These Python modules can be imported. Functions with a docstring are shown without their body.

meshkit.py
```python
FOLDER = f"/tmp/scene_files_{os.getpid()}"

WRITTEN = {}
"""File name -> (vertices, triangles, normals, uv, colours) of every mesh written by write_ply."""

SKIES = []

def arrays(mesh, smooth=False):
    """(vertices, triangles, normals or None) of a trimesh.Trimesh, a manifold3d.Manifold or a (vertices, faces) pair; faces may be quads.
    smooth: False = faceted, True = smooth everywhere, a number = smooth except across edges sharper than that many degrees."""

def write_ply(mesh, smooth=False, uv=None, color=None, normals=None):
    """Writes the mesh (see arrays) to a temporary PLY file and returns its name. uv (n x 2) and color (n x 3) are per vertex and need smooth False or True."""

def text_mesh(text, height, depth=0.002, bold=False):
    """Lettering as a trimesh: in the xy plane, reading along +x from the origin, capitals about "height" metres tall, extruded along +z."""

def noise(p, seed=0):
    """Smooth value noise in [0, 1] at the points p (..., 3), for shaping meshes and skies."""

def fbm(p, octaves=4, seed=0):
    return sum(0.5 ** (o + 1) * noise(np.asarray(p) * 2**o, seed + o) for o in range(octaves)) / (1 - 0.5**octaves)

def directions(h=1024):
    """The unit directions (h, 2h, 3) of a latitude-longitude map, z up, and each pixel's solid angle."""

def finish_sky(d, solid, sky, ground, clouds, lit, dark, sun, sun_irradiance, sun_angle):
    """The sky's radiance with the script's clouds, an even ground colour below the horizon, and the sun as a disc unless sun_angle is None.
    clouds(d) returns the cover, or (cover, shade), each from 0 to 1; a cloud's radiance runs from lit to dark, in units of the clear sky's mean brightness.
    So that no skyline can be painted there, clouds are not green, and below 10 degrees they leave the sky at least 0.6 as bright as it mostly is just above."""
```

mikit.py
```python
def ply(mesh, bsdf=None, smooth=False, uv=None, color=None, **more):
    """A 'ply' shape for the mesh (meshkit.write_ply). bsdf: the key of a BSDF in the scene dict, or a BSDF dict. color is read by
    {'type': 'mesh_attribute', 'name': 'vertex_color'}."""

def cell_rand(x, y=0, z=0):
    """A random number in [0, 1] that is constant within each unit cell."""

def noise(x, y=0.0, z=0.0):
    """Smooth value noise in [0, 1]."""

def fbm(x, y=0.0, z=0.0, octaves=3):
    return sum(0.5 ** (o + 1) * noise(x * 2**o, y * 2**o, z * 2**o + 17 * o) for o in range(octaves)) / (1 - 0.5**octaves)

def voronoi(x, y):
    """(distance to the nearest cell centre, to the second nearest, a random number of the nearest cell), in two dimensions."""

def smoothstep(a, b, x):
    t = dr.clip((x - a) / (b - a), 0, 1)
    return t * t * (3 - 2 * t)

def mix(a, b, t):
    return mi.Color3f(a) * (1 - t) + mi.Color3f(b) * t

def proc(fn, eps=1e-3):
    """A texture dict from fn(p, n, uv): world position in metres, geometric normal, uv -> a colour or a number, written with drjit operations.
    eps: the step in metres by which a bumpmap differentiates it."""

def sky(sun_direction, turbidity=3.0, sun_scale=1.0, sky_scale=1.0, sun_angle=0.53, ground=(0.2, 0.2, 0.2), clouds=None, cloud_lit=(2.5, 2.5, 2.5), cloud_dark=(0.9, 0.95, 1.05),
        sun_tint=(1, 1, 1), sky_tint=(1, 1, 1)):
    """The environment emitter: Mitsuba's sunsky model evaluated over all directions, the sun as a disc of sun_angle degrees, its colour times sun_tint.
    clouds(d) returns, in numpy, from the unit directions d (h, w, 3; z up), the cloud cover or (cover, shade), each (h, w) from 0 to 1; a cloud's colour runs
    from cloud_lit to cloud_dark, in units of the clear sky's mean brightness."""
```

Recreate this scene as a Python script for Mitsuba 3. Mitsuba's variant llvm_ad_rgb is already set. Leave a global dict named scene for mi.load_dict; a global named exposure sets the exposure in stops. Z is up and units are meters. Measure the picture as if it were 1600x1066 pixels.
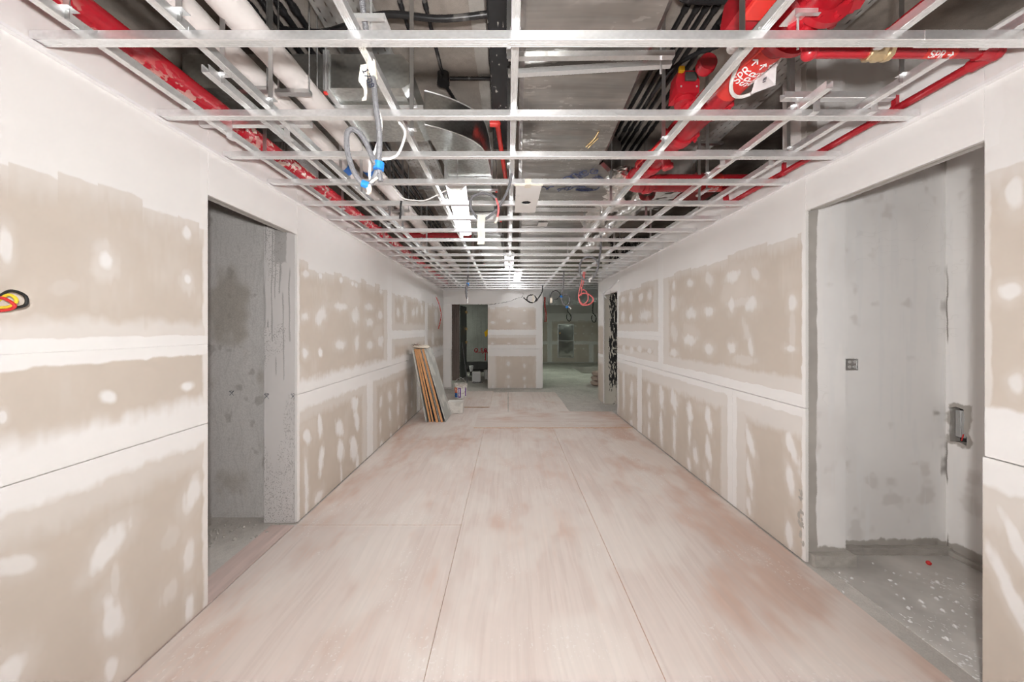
import math, random
import numpy as np, trimesh, mitsuba as mi, drjit as dr, mikit, meshkit
import manifold3d as m3
from mikit import fbm, noise, mix, smoothstep, cell_rand, voronoi
from shapely.geometry import Polygon, Point, box as sbox
T = mi.ScalarTransform4f
rng = random.Random(7)
scene, labels = {}, {}

# ------------------------------------------------------------------ camera, lamps, exposure
EYE = 1.80
scene['camera'] = {'type': 'perspective', 'fov': 2 * math.degrees(math.atan(800 / 540)), 'fov_axis': 'x',
                   'principal_point_offset_x': 6 / 1600, 'principal_point_offset_y': 19 / 1066, 'near_clip': 0.05, 'far_clip': 80.0,
                   'to_world': T().look_at(origin=[0, 0, EYE], target=[0, 1, EYE], up=[0, 0, 1])}
exposure = 0.45
FLOOD = 1550.0       # lamp panel standing in for the camera flash, just behind the camera
BATTEN = 30.0        # fluorescent batten hung in the ceiling void, and the added fill lamps
FAR_BATTEN = 26.0     # greenish tube in the room beyond
FLOOD_COLOUR = (1.0, 0.985, 0.965)

# ------------------------------------------------------------------ sizes of the place
XL, XR = -1.945, 2.27          # faces of the corridor's boards
ZC = 2.97                      # underside of the ceiling channels
SLAB = 4.0
YF = 10.34                     # wall at the corridor's end
SEAM = 1.19

# ------------------------------------------------------------------ mesh helpers
def box(x0, x1, y0, y1, z0, z1):
    v = np.array([[x, y, z] for x in (x0, x1) for y in (y0, y1) for z in (z0, z1)], float)
    f = np.array([[0, 1, 3], [0, 3, 2], [4, 6, 7], [4, 7, 5], [0, 4, 5], [0, 5, 1], [2, 3, 7], [2, 7, 6], [0, 2, 6], [0, 6, 4], [1, 5, 7], [1, 7, 3]])
    return trimesh.Trimesh(v, f, process=False)

def cbox(x0, x1, y0, y1, z0, z1, c=0.003):
    pts = []
    for x, sx in ((x0, 1), (x1, -1)):
        for y, sy in ((y0, 1), (y1, -1)):
            for z, sz in ((z0, 1), (z1, -1)):
                pts += [(x + sx * c, y + sy * c, z), (x + sx * c, y, z + sz * c), (x, y + sy * c, z + sz * c)]
    return trimesh.convex.convex_hull(np.array(pts))

def cat(*ms):
    return trimesh.util.concatenate([m for m in ms])

def move(m, x=0, y=0, z=0):
    m = m.copy(); m.apply_translation([x, y, z]); return m

def turn(m, deg, axis=(0, 0, 1), at=(0, 0, 0)):
    m = m.copy(); m.apply_transform(trimesh.transformations.rotation_matrix(math.radians(deg), axis, at)); return m

def spline(pts, per=8, closed=False):
    p = np.asarray(pts, float)
    n = len(p)
    if n < 3: return p
    out = []
    for i in range(n if closed else n - 1):
        g = (lambda k: p[k % n]) if closed else (lambda k: p[min(max(k, 0), n - 1)])
        a, b, c, d = g(i - 1), g(i), g(i + 1), g(i + 2)
        for t in np.arange(per) / per:
            out.append(0.5 * (2 * b + (c - a) * t + (2 * a - 5 * b + 4 * c - d) * t * t + (3 * b - a - 3 * c + d) * t ** 3))
    if not closed: out.append(p[-1])
    return np.array(out)

def tube(pts, r, sides=8, per=8, smooth=True, closed=False):
    """A pipe or cable along the points; r is a number or a function of the arc length."""
    p = spline(pts, per, closed) if smooth else np.asarray(pts, float)
    n = len(p)
    t = (np.roll(p, -1, 0) - np.roll(p, 1, 0)) if closed else np.gradient(p, axis=0)
    t /= np.linalg.norm(t, axis=1, keepdims=True) + 1e-12
    u = np.cross(t[0], [0, 0, 1] if abs(t[0][2]) < 0.9 else [1, 0, 0]); u /= np.linalg.norm(u)
    arc = np.concatenate([[0], np.cumsum(np.linalg.norm(np.diff(p, axis=0), axis=1))])
    v, ang = [], np.arange(sides) * 2 * math.pi / sides
    for k in range(n):
        u = u - t[k] * (u @ t[k]); u /= np.linalg.norm(u) + 1e-12
        w = np.cross(t[k], u)
        rr = r(arc[k]) if callable(r) else r
        v.append(p[k] + rr * (np.cos(ang)[:, None] * u + np.sin(ang)[:, None] * w))
    v = np.vstack(v)
    f = []
    for k in range(n if closed else n - 1):
        a, b = k * sides, ((k + 1) % n) * sides
        for j in range(sides):
            j2 = (j + 1) % sides
            f += [[a + j, a + j2, b + j2], [a + j, b + j2, b + j]]
    if not closed:
        v = np.vstack([v, p[:1], p[-1:]])
        c0, c1, e = n * sides, n * sides + 1, (n - 1) * sides
        for j in range(sides):
            j2 = (j + 1) % sides
            f += [[c0, j2, j], [c1, e + j, e + j2]]
    return trimesh.Trimesh(v, np.array(f), process=False)

def ribbed(pts, r, pitch=0.009, sides=9):
    """Corrugated flexible conduit."""
    p = spline(pts, 24)
    arc = np.concatenate([[0], np.cumsum(np.linalg.norm(np.diff(p, axis=0), axis=1))])
    n = max(8, int(arc[-1] / (pitch / 2)))
    s = np.linspace(0, arc[-1], n)
    q = np.stack([np.interp(s, arc, p[:, k]) for k in range(3)], 1)
    count = [0]
    def rad(_):
        count[0] += 1
        return r * (1.0 if count[0] % 2 else 0.88)
    return tube(q, rad, sides, smooth=False)

def rod(a, b, r, sides=8):
    return tube([a, b], r, sides, smooth=False)

def bar(a, b, w, d, roll=0.0):
    """Rectangular bar from a to b; w across, d deep."""
    a, b = np.array(a, float), np.array(b, float)
    L = np.linalg.norm(b - a)
    m = trimesh.creation.box([w, d, L]); m.apply_translation([0, 0, L / 2])
    if roll: m = turn(m, roll)
    R = trimesh.geometry.align_vectors([0, 0, 1], (b - a) / L)
    m.apply_transform(R); m.apply_translation(a)
    return m

def prism(poly, a, b, axis='y'):
    """Extrudes a 2-D outline along an axis: for 'y' the outline is (x, z), for 'x' (y, z), for 'z' (x, y)."""
    m = trimesh.creation.extrude_polygon(Polygon(poly) if not hasattr(poly, 'exterior') else poly, b - a, engine='earcut')
    v = np.array(m.vertices)
    if axis == 'y': w = np.stack([v[:, 0], v[:, 2] + a, v[:, 1]], 1); flip = True
    elif axis == 'x': w = np.stack([v[:, 2] + a, v[:, 0], v[:, 1]], 1); flip = False
    else: w = v + [0, 0, a]; flip = False
    f = np.array(m.faces)
    return trimesh.Trimesh(w, f[:, ::-1] if flip else f, process=False)

def u_profile(c, z, w, h, t=0.0014, lip=0.007, ribs=True, rr=0.0045):
    """Open-topped furring channel with rounded lower edges: outline in (across, up)."""
    a, b = c - w / 2, c + w / 2
    out = [(a, z + h), (a, z + rr + 0.001)]
    for q in range(5):
        e = math.radians(q * 22.5); out.append((a + rr * (1 - math.cos(e)), z + rr * (1 - math.sin(e))))
    if ribs:
        for k in range(1, 4):
            x = a + (b - a) * k / 4
            out += [(x - 0.003, z), (x - 0.0015, z + 0.0012), (x + 0.0015, z + 0.0012), (x + 0.003, z)]
    for q in range(5):
        e = math.radians(90 - q * 22.5); out.append((b - rr * (1 - math.cos(e)), z + rr * (1 - math.sin(e))))
    out += [(b, z + h), (b - lip, z + h), (b - lip, z + h - t), (b - t, z + h - t), (b - t, z + rr + t), (b - rr - t, z + t * 2), (a + rr + t, z + t * 2), (a + t, z + rr + t), (a + t, z + h - t), (a + lip, z + h - t), (a + lip, z + h)]
    return out

def lathe(profile, n=24):
    """(radius, z) profile turned about z."""
    return trimesh.creation.revolve(np.array(profile, float), sections=n)

def lay(m, axis):
    """Turns a mesh built about z so that it lies along x or y."""
    return turn(m, 90, (0, 1, 0)) if axis == 'x' else turn(m, -90, (1, 0, 0))

def rough(m, amp, freq, seed=0, only=None):
    v = np.array(m.vertices)
    d = np.stack([meshkit.fbm(v * freq + 11.3 * k, 3, seed + k) - 0.5 for k in range(3)], 1) * 2 * amp
    if only is not None: d *= only(v)[:, None]
    return trimesh.Trimesh(v + d, m.faces, process=False)

def fine(m, edge):
    v, f = trimesh.remesh.subdivide_to_size(m.vertices, m.faces, edge)
    r = trimesh.Trimesh(v, f); r.merge_vertices(); return r

# ------------------------------------------------------------------ naming helpers
def key_for(name):
    if name not in scene and name not in labels: return name
    k = 1
    while f'{name}_{k:03d}' in scene or f'{name}_{k:03d}' in labels: k += 1
    return f'{name}_{k:03d}'

def thing(name, label, category, group=None):
    k = key_for(name)
    labels[k] = {'label': label, 'category': category}
    if group: labels[k]['group'] = group
    return k

def obj(name, mesh, bsdf, label, category, group=None, smooth=False, **more):
    k = thing(name, label, category, group)
    scene[k] = mikit.ply(mesh, bsdf, smooth=smooth, **more)
    return k

def part(parent, name, mesh, bsdf, smooth=False, label=None, kind=None, **more):
    k = key_for(f'{parent}__{name}')
    scene[k] = mesh if isinstance(mesh, dict) else mikit.ply(mesh, bsdf, smooth=smooth, **more)
    if label or kind:
        labels[k] = {}
        if label: labels[k]['label'] = label
        if kind: labels[k]['kind'] = kind
    return k

def struct(name, mesh, bsdf, label, smooth=False):
    labels[name] = {'label': label, 'kind': 'structure'}
    if mesh is not None: scene[name] = mikit.ply(mesh, bsdf, smooth=smooth)
    return name

ORD = ['first', 'second', 'third', 'fourth', 'fifth', 'sixth', 'seventh', 'eighth', 'ninth', 'tenth', 'eleventh', 'twelfth', 'thirteenth', 'fourteenth', 'fifteenth',
       'sixteenth', 'seventeenth', 'eighteenth', 'nineteenth', 'twentieth', 'twenty-first', 'twenty-second', 'twenty-third', 'twenty-fourth']

# ------------------------------------------------------------------ materials
def flat(name, rgb, rough_=None, metallic=0.0, **more):
    if rough_ is None: b = {'type': 'diffuse', 'reflectance': {'type': 'rgb', 'value': list(rgb)}}
    else: b = {'type': 'principled', 'base_color': {'type': 'rgb', 'value': list(rgb)}, 'roughness': rough_, 'metallic': metallic, **more}
    scene[name] = {'type': 'twosided', 'bsdf': b}

def proc(name, fn, rough_=None, metallic=0.0, bump=None, bump_eps=1e-3, **more):
    tex = mikit.proc(fn)
    if rough_ is None: b = {'type': 'diffuse', 'reflectance': tex}
    else: b = {'type': 'principled', 'base_color': tex, 'roughness': mikit.proc(rough_) if callable(rough_) else rough_, 'metallic': metallic, **more}
    if bump is not None: b = {'type': 'bumpmap', 'bsdf': b, 'scale': 1.0, 'texture': mikit.proc(bump, eps=bump_eps)}
    scene[name] = {'type': 'twosided', 'bsdf': b}

PAPER, PLASTER = (0.57, 0.505, 0.445), (0.80, 0.785, 0.775)

def board_fn(patches, bands, lean, top=None, axis='y', paper=PAPER, seed=0.0, step=0.17, drop=0.09):
    """Plasterboard: beige paper with jointing compound on screw heads (patches: along, up, half width, half height, tilt, strength) and joints
    (bands: along from, to, up from, to, feathered width, strength); top: the height above which the whole board was skimmed."""
    def fn(p, n, uv):
        u, v = (p.y, p.z) if axis == 'y' else (p.x, p.z)
        a = fbm(u * 14 + seed, v * 14, 3.1, 3) - 0.5
        b = noise(u * 55 + 9 + seed, v * 9, 1.7) - 0.5
        c = fbm(u * 2.3 + seed, v * 2.3, 5.0, 3)
        m = mi.Float(0.0)
        for cu, cv, ru, rv, tilt, s in patches:
            dv = v - cv
            du = u - cu - lean * tilt * dv
            d = dr.sqrt(dr.square(du / ru) + dr.square(dv / rv)) + a * 0.9 + b * 0.5
            m = dr.maximum(m, s * smoothstep(1.5, 0.55, d))
            if s < 0.97: m = dr.maximum(m, 0.30 * s * smoothstep(2.6, 0.6, d + a * 0.8))
        for u0, u1, v0, v1, soft, s in bands:
            d = dr.maximum(dr.maximum(u0 - u, u - u1), dr.maximum(v0 - v, v - v1)) + a * (0.02 + 0.5 * soft) + b * 0.35 * soft
            m = dr.maximum(m, s * smoothstep(soft + 0.004, 0.0, d))
        if top is not None:
            edge = top + drop * (cell_rand(dr.floor(u / step + 0.6 * noise(u * 3 + seed)), 2 + seed) - 0.75) - v + a * 0.035
            m = dr.maximum(m, 0.93 * smoothstep(0.02, 0.0, edge))
            m = dr.maximum(m, 0.45 * smoothstep(0.16, 0.0, edge + b * 0.06))
        m = dr.maximum(m, 0.22 * smoothstep(0.5, 0.75, c + 0.12 * b))                       # thin sanding dust
        white = mi.Color3f(PLASTER) * (0.965 + 0.07 * c)
        col = mix(mi.Color3f(paper) * (0.95 + 0.10 * c + 0.05 * a), white, m)
        side = dr.abs(n.x if axis == 'y' else n.y) < 0.5
        return dr.select(side, mi.Color3f(0.74, 0.73, 0.71), col)
    return fn
def concrete_fn(base, dark, scale=1.0, stain=0.5, seed=0.0, streak=0.0):
    def fn(p, n, uv):
        q = p * scale
        a = fbm(q.x * 1.1 + seed, q.y * 1.1, q.z * 1.1 + seed, 4)
        b = fbm(q.x * 9 + seed, q.y * 9, q.z * 9, 3)
        c = noise(q.x * 120, q.y * 120, q.z * 120)
        t = smoothstep(0.45, 0.72, a + 0.25 * (b - 0.5)) * stain
        col = mix(base, dark, t) * (0.82 + 0.26 * b + 0.12 * (c - 0.5))
        if streak:
            s = fbm(q.x * 26 + q.y * 26, q.z * 1.2, seed, 3)
            col = mix(col, mi.Color3f(dark) * 0.8, streak * smoothstep(0.52, 0.66, s))
        return col
    return fn

proc('slab_soffit', concrete_fn((0.41, 0.365, 0.325), (0.20, 0.175, 0.155), 2.0, 0.8, 4.0))
proc('floor_concrete', concrete_fn((0.56, 0.53, 0.495), (0.42, 0.395, 0.365), 1.6, 0.6, 1.0))
proc('rough_concrete', concrete_fn((0.34, 0.30, 0.265), (0.10, 0.09, 0.08), 2.4, 0.8, 9.0))
proc('mortar', concrete_fn((0.47, 0.445, 0.41), (0.36, 0.335, 0.31), 3.0, 0.6, 3.0))
proc('block_concrete', concrete_fn((0.76, 0.74, 0.70), (0.50, 0.48, 0.45), 7.0, 0.5, 2.0))

def left_concrete(p, n, uv):
    a = fbm(p.x * 1.9, p.z * 1.5, 2.0, 4); g = fbm(p.x * 46 + 5 * noise(p.x * 5, p.z * 5), p.z * 7, 8.0, 3); c = noise(p.x * 120, p.z * 120); b = fbm(p.x * 7 + 5, p.z * 4, 1.0, 3)
    col = mix((0.56, 0.54, 0.525), (0.41, 0.38, 0.345), smoothstep(0.50, 0.66, a + 0.2 * (b - 0.5)))
    col = mix(col, (0.30, 0.285, 0.265), 0.15 * smoothstep(0.56, 0.72, g))
    col = mix(col, (0.25, 0.225, 0.20), 0.4 * smoothstep(0.68, 0.78, fbm(p.x * 9, p.z * 8, 4.0, 3)))
    return col * (0.88 + 0.16 * c + 0.1 * b)
proc('left_recess_concrete', left_concrete)

def pier_fn(p, n, uv):
    wob = 0.012 * (noise(p.z * 5, 1.0) - 0.5) + 0.004 * (noise(p.z * 23, 2.0) - 0.5)
    x = (p.x + wob) * 30
    i = dr.floor(x); f = x - i
    r1, r2, r3 = cell_rand(i, 3), cell_rand(i, 7), cell_rand(i, 11)
    half = 0.10 + 0.13 * r1 + 0.12 * (noise(p.z * 6 + 9 * r2, i) - 0.5)
    end = 1.1 + 1.2 * r2
    drip = smoothstep(half + 0.05, half, dr.abs(f - 0.3 - 0.4 * r3)) * smoothstep(end, end + 0.04, p.z + 0.1 * noise(p.z * 20, i)) * smoothstep(0.42, 0.50, noise(p.z * 2.2 + 30 * r3, i))
    b = fbm(p.x * 3, p.z * 2, 1.0, 3); c = noise(p.x * 150, p.z * 150, p.y * 90)
    blot = smoothstep(0.02, 0.0, dr.maximum(dr.abs(p.x + 2.11) - 0.05, dr.abs(p.z - 2.62) - 0.20) + 0.06 * (fbm(p.x * 14, p.z * 9, 1.0, 3) - 0.5))
    col = mix((0.62, 0.595, 0.585), (0.40, 0.385, 0.375), dr.maximum(drip, blot) * 0.9)
    grit = smoothstep(0.68, 0.76, c) * smoothstep(0.5, 0.62, fbm(p.x * 6, p.z * 3.0, 3.0, 2) + 0.35 * smoothstep(0.9, 0.2, p.z))
    return mix(col, (0.33, 0.315, 0.30), 0.7 * grit) * (0.94 + 0.12 * b)
proc('painted_pier', pier_fn)

def skim_fn(p, n, uv):
    """Grey-white skimmed wall with scuffs, a bare mortar edge and stains."""
    s = p.x + p.y
    a = fbm(s * 1.4, p.z * 1.1, 4.0, 4); g = fbm(s * 18, p.z * 1.6, 2.0, 3); h = fbm(s * 7, p.z * 7, 6.0, 3)
    col = mix((0.89, 0.875, 0.86), (0.82, 0.80, 0.785), smoothstep(0.42, 0.66, a))
    col = mix(col, (0.58, 0.54, 0.51), 0.4 * smoothstep(0.66, 0.78, h * 0.7 + a * 0.35))
    col = mix(col, (0.84, 0.835, 0.83), 0.5 * smoothstep(0.56, 0.66, g))
    scr = smoothstep(0.016, 0.0, dr.abs(fbm(s * 5 + 3, p.z * 9, 7.0, 3) - 0.5)) * smoothstep(0.58, 0.66, noise(s * 3 + 4, p.z * 2.5))
    col = mix(col, (0.45, 0.43, 0.41), 0.12 * scr)
    w = 0.035 * (h - 0.5) + 0.02 * (g - 0.5)
    bare = smoothstep(0.012, 0.0, dr.maximum(p.x - 2.375, dr.abs(p.y - 2.68) - 0.03) + w)           # mortar bed along the board's end
    bare = dr.maximum(bare, smoothstep(0.02, 0.0, p.z - 0.10 + 2.2 * w))                             # mortar along the floor
    hole = dr.maximum(dr.abs(p.y - 2.715 + 0.02 * noise(p.z * 8, 2.0)) - 0.062, dr.abs(p.z - 1.045) - 0.152) + 0.05 * (fbm(p.y * 22, p.z * 16, 1.0, 3) - 0.5)
    bare = dr.maximum(bare, smoothstep(0.02, 0.0, hole + 1.5 * w) * smoothstep(3.4, 3.45, p.x))
    crack = smoothstep(0.008, 0.002, dr.abs(p.y - 2.772 + 0.5 * w)) * smoothstep(3.4, 3.45, p.x) * smoothstep(0.35, 0.5, noise(p.z * 2.7, 3.3))
    col = mix(col, mi.Color3f(0.44, 0.415, 0.385) * (0.85 + 0.3 * h), bare)
    return mix(col, (0.23, 0.21, 0.19), 0.85 * crack)
proc('skimmed_wall', skim_fn)

def floor_recess_fn(p, n, uv):
    b = fbm(p.x * 8, p.y * 8, 0.0, 4); a = fbm(p.x * 1.6, p.y * 1.6, 3.0, 3)
    col = mix((0.60, 0.575, 0.545), (0.47, 0.45, 0.425), smoothstep(0.4, 0.65, a)) * (0.85 + 0.3 * b)
    sp = smoothstep(0.76, 0.80, noise(p.x * 75, p.y * 75, 2.0) * 0.8 + 0.2 * noise(p.x * 20, p.y * 20, 5.0)) * smoothstep(0.50, 0.64, fbm(p.x * 2.6 + 4.0, p.y * 2.6, 1.0, 2))
    return mix(col, (0.78, 0.77, 0.76), sp)
proc('recess_floor', floor_recess_fn)

def ply_fn(along):
    def fn(p, n, uv):
        u, v = (p.x, p.y) if along == 'y' else (p.y, p.x)
        a = fbm(u * 2.1, v * 1.3, 1.0, 4); g = fbm(u * 60 + 4 * noise(v * 2.0, u * 3), v * 2.2, 2.0, 3); h = fbm(u * 9, v * 4, 6.0, 3)
        s = fbm(u * 22, v * 1.1, 8.0, 3)
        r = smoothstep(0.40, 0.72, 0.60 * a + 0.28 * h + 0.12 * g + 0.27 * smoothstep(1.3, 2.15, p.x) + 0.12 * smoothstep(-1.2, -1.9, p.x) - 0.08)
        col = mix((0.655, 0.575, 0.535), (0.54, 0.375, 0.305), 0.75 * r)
        col = mix(col, (0.55, 0.45, 0.41), 0.25 * smoothstep(0.54, 0.66, s))
        col = mix(col, (0.71, 0.655, 0.615), 0.65 * smoothstep(0.45, 0.68, fbm(u * 3.1 + 7, v * 1.7, 3.0, 4)))
        col = col * (0.95 + 0.10 * g)
        fleck = smoothstep(0.83, 0.87, noise(u * 95, v * 80, 3.0)) * smoothstep(0.62, 0.78, noise(u * 4, v * 4, 1.0))
        col = mix(col, (0.78, 0.75, 0.73), 0.4 * fleck)
        return dr.select(n.z < 0.5, mi.Color3f(0.66, 0.45, 0.29), col)
    return fn
proc('plywood_lengthwise', ply_fn('y'))
proc('plywood_crosswise', ply_fn('x'))
flat('plywood_pinkish', (0.58, 0.455, 0.42))
def pink_fn(p, n, uv):
    return mi.Color3f(0.58, 0.46, 0.425) * (0.86 + 0.28 * fbm(p.x * 30, p.y * 3, 0.0, 3))
proc('plywood_pinkish', pink_fn)

def galv_fn(p, n, uv):
    return mi.Color3f(0.90, 0.915, 0.92) * (0.90 + 0.12 * noise(p.x * 90, p.y * 90, p.z * 90) + 0.05 * noise(p.x * 7, p.y * 7, p.z * 7))
proc('galvanised', galv_fn, 0.30, 0.8)
proc('galvanised_dull', lambda p, n, uv: mi.Color3f(0.62, 0.63, 0.63) * (0.75 + 0.4 * fbm(p.x * 6, p.y * 6, p.z * 6, 4)), 0.36, 1.0)
def duct_fn(p, n, uv):
    v1 = noise(p.x * 60, p.y * 60, p.z * 60); a = fbm(p.x * 3, p.y * 3, p.z * 3, 4)
    return mi.Color3f(0.66, 0.68, 0.66) * (0.70 + 0.25 * v1 + 0.25 * a)
proc('duct_steel', duct_fn, lambda p, n, uv: 0.22 + 0.16 * fbm(p.x * 5, p.y * 5, p.z * 5, 3), 1.0)
def tray_fn(p, n, uv):
    a = fbm(p.x * 5, p.y * 5, p.z * 5, 4)
    return mix((0.55, 0.56, 0.55), (0.34, 0.33, 0.31), smoothstep(0.45, 0.65, a))
proc('tray_steel', tray_fn, 0.5, 0.2)
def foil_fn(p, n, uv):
    """Dulled foil: streaks for the flash glints put into the colour, smudges and small pale flecks."""
    a = fbm(p.x * 0.9, p.y * 16 + 0.8 * noise(p.x * 2.5), p.z * 5, 4); b = fbm(p.x * 5, p.y * 5, 2.0, 4)  # streak bands imitate glints of the flash in the base colour
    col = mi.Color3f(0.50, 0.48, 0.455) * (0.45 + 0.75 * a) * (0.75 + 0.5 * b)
    pale_fleck = smoothstep(0.73, 0.80, noise(p.x * 30, p.y * 75, 3.0)) * smoothstep(0.5, 0.62, b)
    return mix(col, (0.74, 0.72, 0.70), 0.4 * pale_fleck)
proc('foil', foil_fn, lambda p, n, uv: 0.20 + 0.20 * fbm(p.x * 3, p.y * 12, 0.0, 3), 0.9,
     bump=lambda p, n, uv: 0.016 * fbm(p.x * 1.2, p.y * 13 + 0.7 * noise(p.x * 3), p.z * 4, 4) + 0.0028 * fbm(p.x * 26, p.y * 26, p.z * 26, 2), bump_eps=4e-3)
flat('foil_crinkled', (0.82, 0.81, 0.79), 0.17, 1.0)

def dusty_red(p, n, uv):
    h = fbm(p.x * 30 + 2 * noise(p.y * 9), p.y * 24, p.z * 30, 3); a = fbm(p.x * 3, p.y * 1.6 + 4.0, p.z * 3, 3); f = fbm(p.x * 9, p.y * 5, p.z * 9, 3)
    crust = smoothstep(0.54, 0.59, h) * smoothstep(0.38, 0.54, a)
    smear = smoothstep(0.60, 0.66, f) * smoothstep(0.52, 0.62, a)
    return mix((0.38, 0.010, 0.020), (0.70, 0.57, 0.50), dr.minimum(0.9, 0.85 * crust + 0.25 * smear))
proc('red_pipe_splashed', dusty_red, 0.32)
proc('red_paint', lambda p, n, uv: mi.Color3f(0.37, 0.009, 0.018) * (0.92 + 0.16 * fbm(p.x * 6, p.y * 6, p.z * 6, 3)), 0.27, clearcoat=0.6, clearcoat_gloss=0.85)
flat('red_label', (0.60, 0.035, 0.028), 0.40)
flat('red_cast', (0.42, 0.012, 0.022), 0.33, clearcoat=0.8, clearcoat_gloss=0.9)
flat('red_dull', (0.40, 0.09, 0.09), 0.5)
flat('red_bright', (0.75, 0.05, 0.04), 0.35)
flat('brass', (0.78, 0.62, 0.38), 0.32, 0.9)
def lagging_fn(p, n, uv):
    return mi.Color3f(0.80, 0.755, 0.735) * (0.90 + 0.14 * fbm(p.x * 4, p.y * 4, p.z * 4, 3))
proc('pipe_lagging', lagging_fn, bump=lambda p, n, uv: 0.0035 * noise(p.y * 34 + 3 * noise(p.x * 12, p.z * 12)) + 0.004 * noise(p.x * 9, p.y * 9, p.z * 9), bump_eps=3e-3)
proc('black_conduit', lambda p, n, uv: mix((0.012, 0.012, 0.013), (0.20, 0.19, 0.18), 0.55 * smoothstep(0.58, 0.75, fbm(p.x * 18, p.y * 4, p.z * 18, 3))), 0.38)
flat('black_rubber', (0.014, 0.014, 0.015), 0.5)
proc('black_coating', lambda p, n, uv: mix((0.014, 0.014, 0.015), (0.42, 0.40, 0.37), smoothstep(0.70, 0.76, noise(p.x * 60, p.y * 34, p.z * 34) * 0.75 + 0.25 * fbm(p.x * 6, p.y * 6, p.z * 6, 2))), 0.55)
proc('bitumen_wall', lambda p, n, uv: mix((0.015, 0.015, 0.014), (0.60, 0.57, 0.50), smoothstep(0.53, 0.68, fbm(p.x * 44 + p.y * 44, p.z * 15, 2.0, 4) + 0.35 * smoothstep(0.7, 0.2, p.z) + 0.5 * smoothstep(2.50, 2.38, p.x + 0.06 * noise(p.z * 9)))), 0.5)
flat('conduit_grey', (0.15, 0.15, 0.16), 0.5)
flat('cable_white', (0.78, 0.77, 0.75), 0.5)
flat('cable_pink', (0.80, 0.20, 0.20), 0.5)
flat('cable_red', (0.60, 0.03, 0.03), 0.5)
flat('cable_yellow', (0.78, 0.60, 0.04), 0.5)
flat('tape_blue', (0.02, 0.20, 0.62), 0.45)
flat('tape_cream', (0.80, 0.74, 0.63))
flat('paper_white', (0.80, 0.79, 0.79))
flat('ink', (0.03, 0.035, 0.06))
flat('ink_blue', (0.07, 0.085, 0.16))
flat('label_white', (0.86, 0.85, 0.84))
flat('wall_core', (0.60, 0.585, 0.565))
flat('white_board', (0.80, 0.785, 0.775))
flat('trim_white', (0.80, 0.80, 0.81), 0.45)
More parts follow.
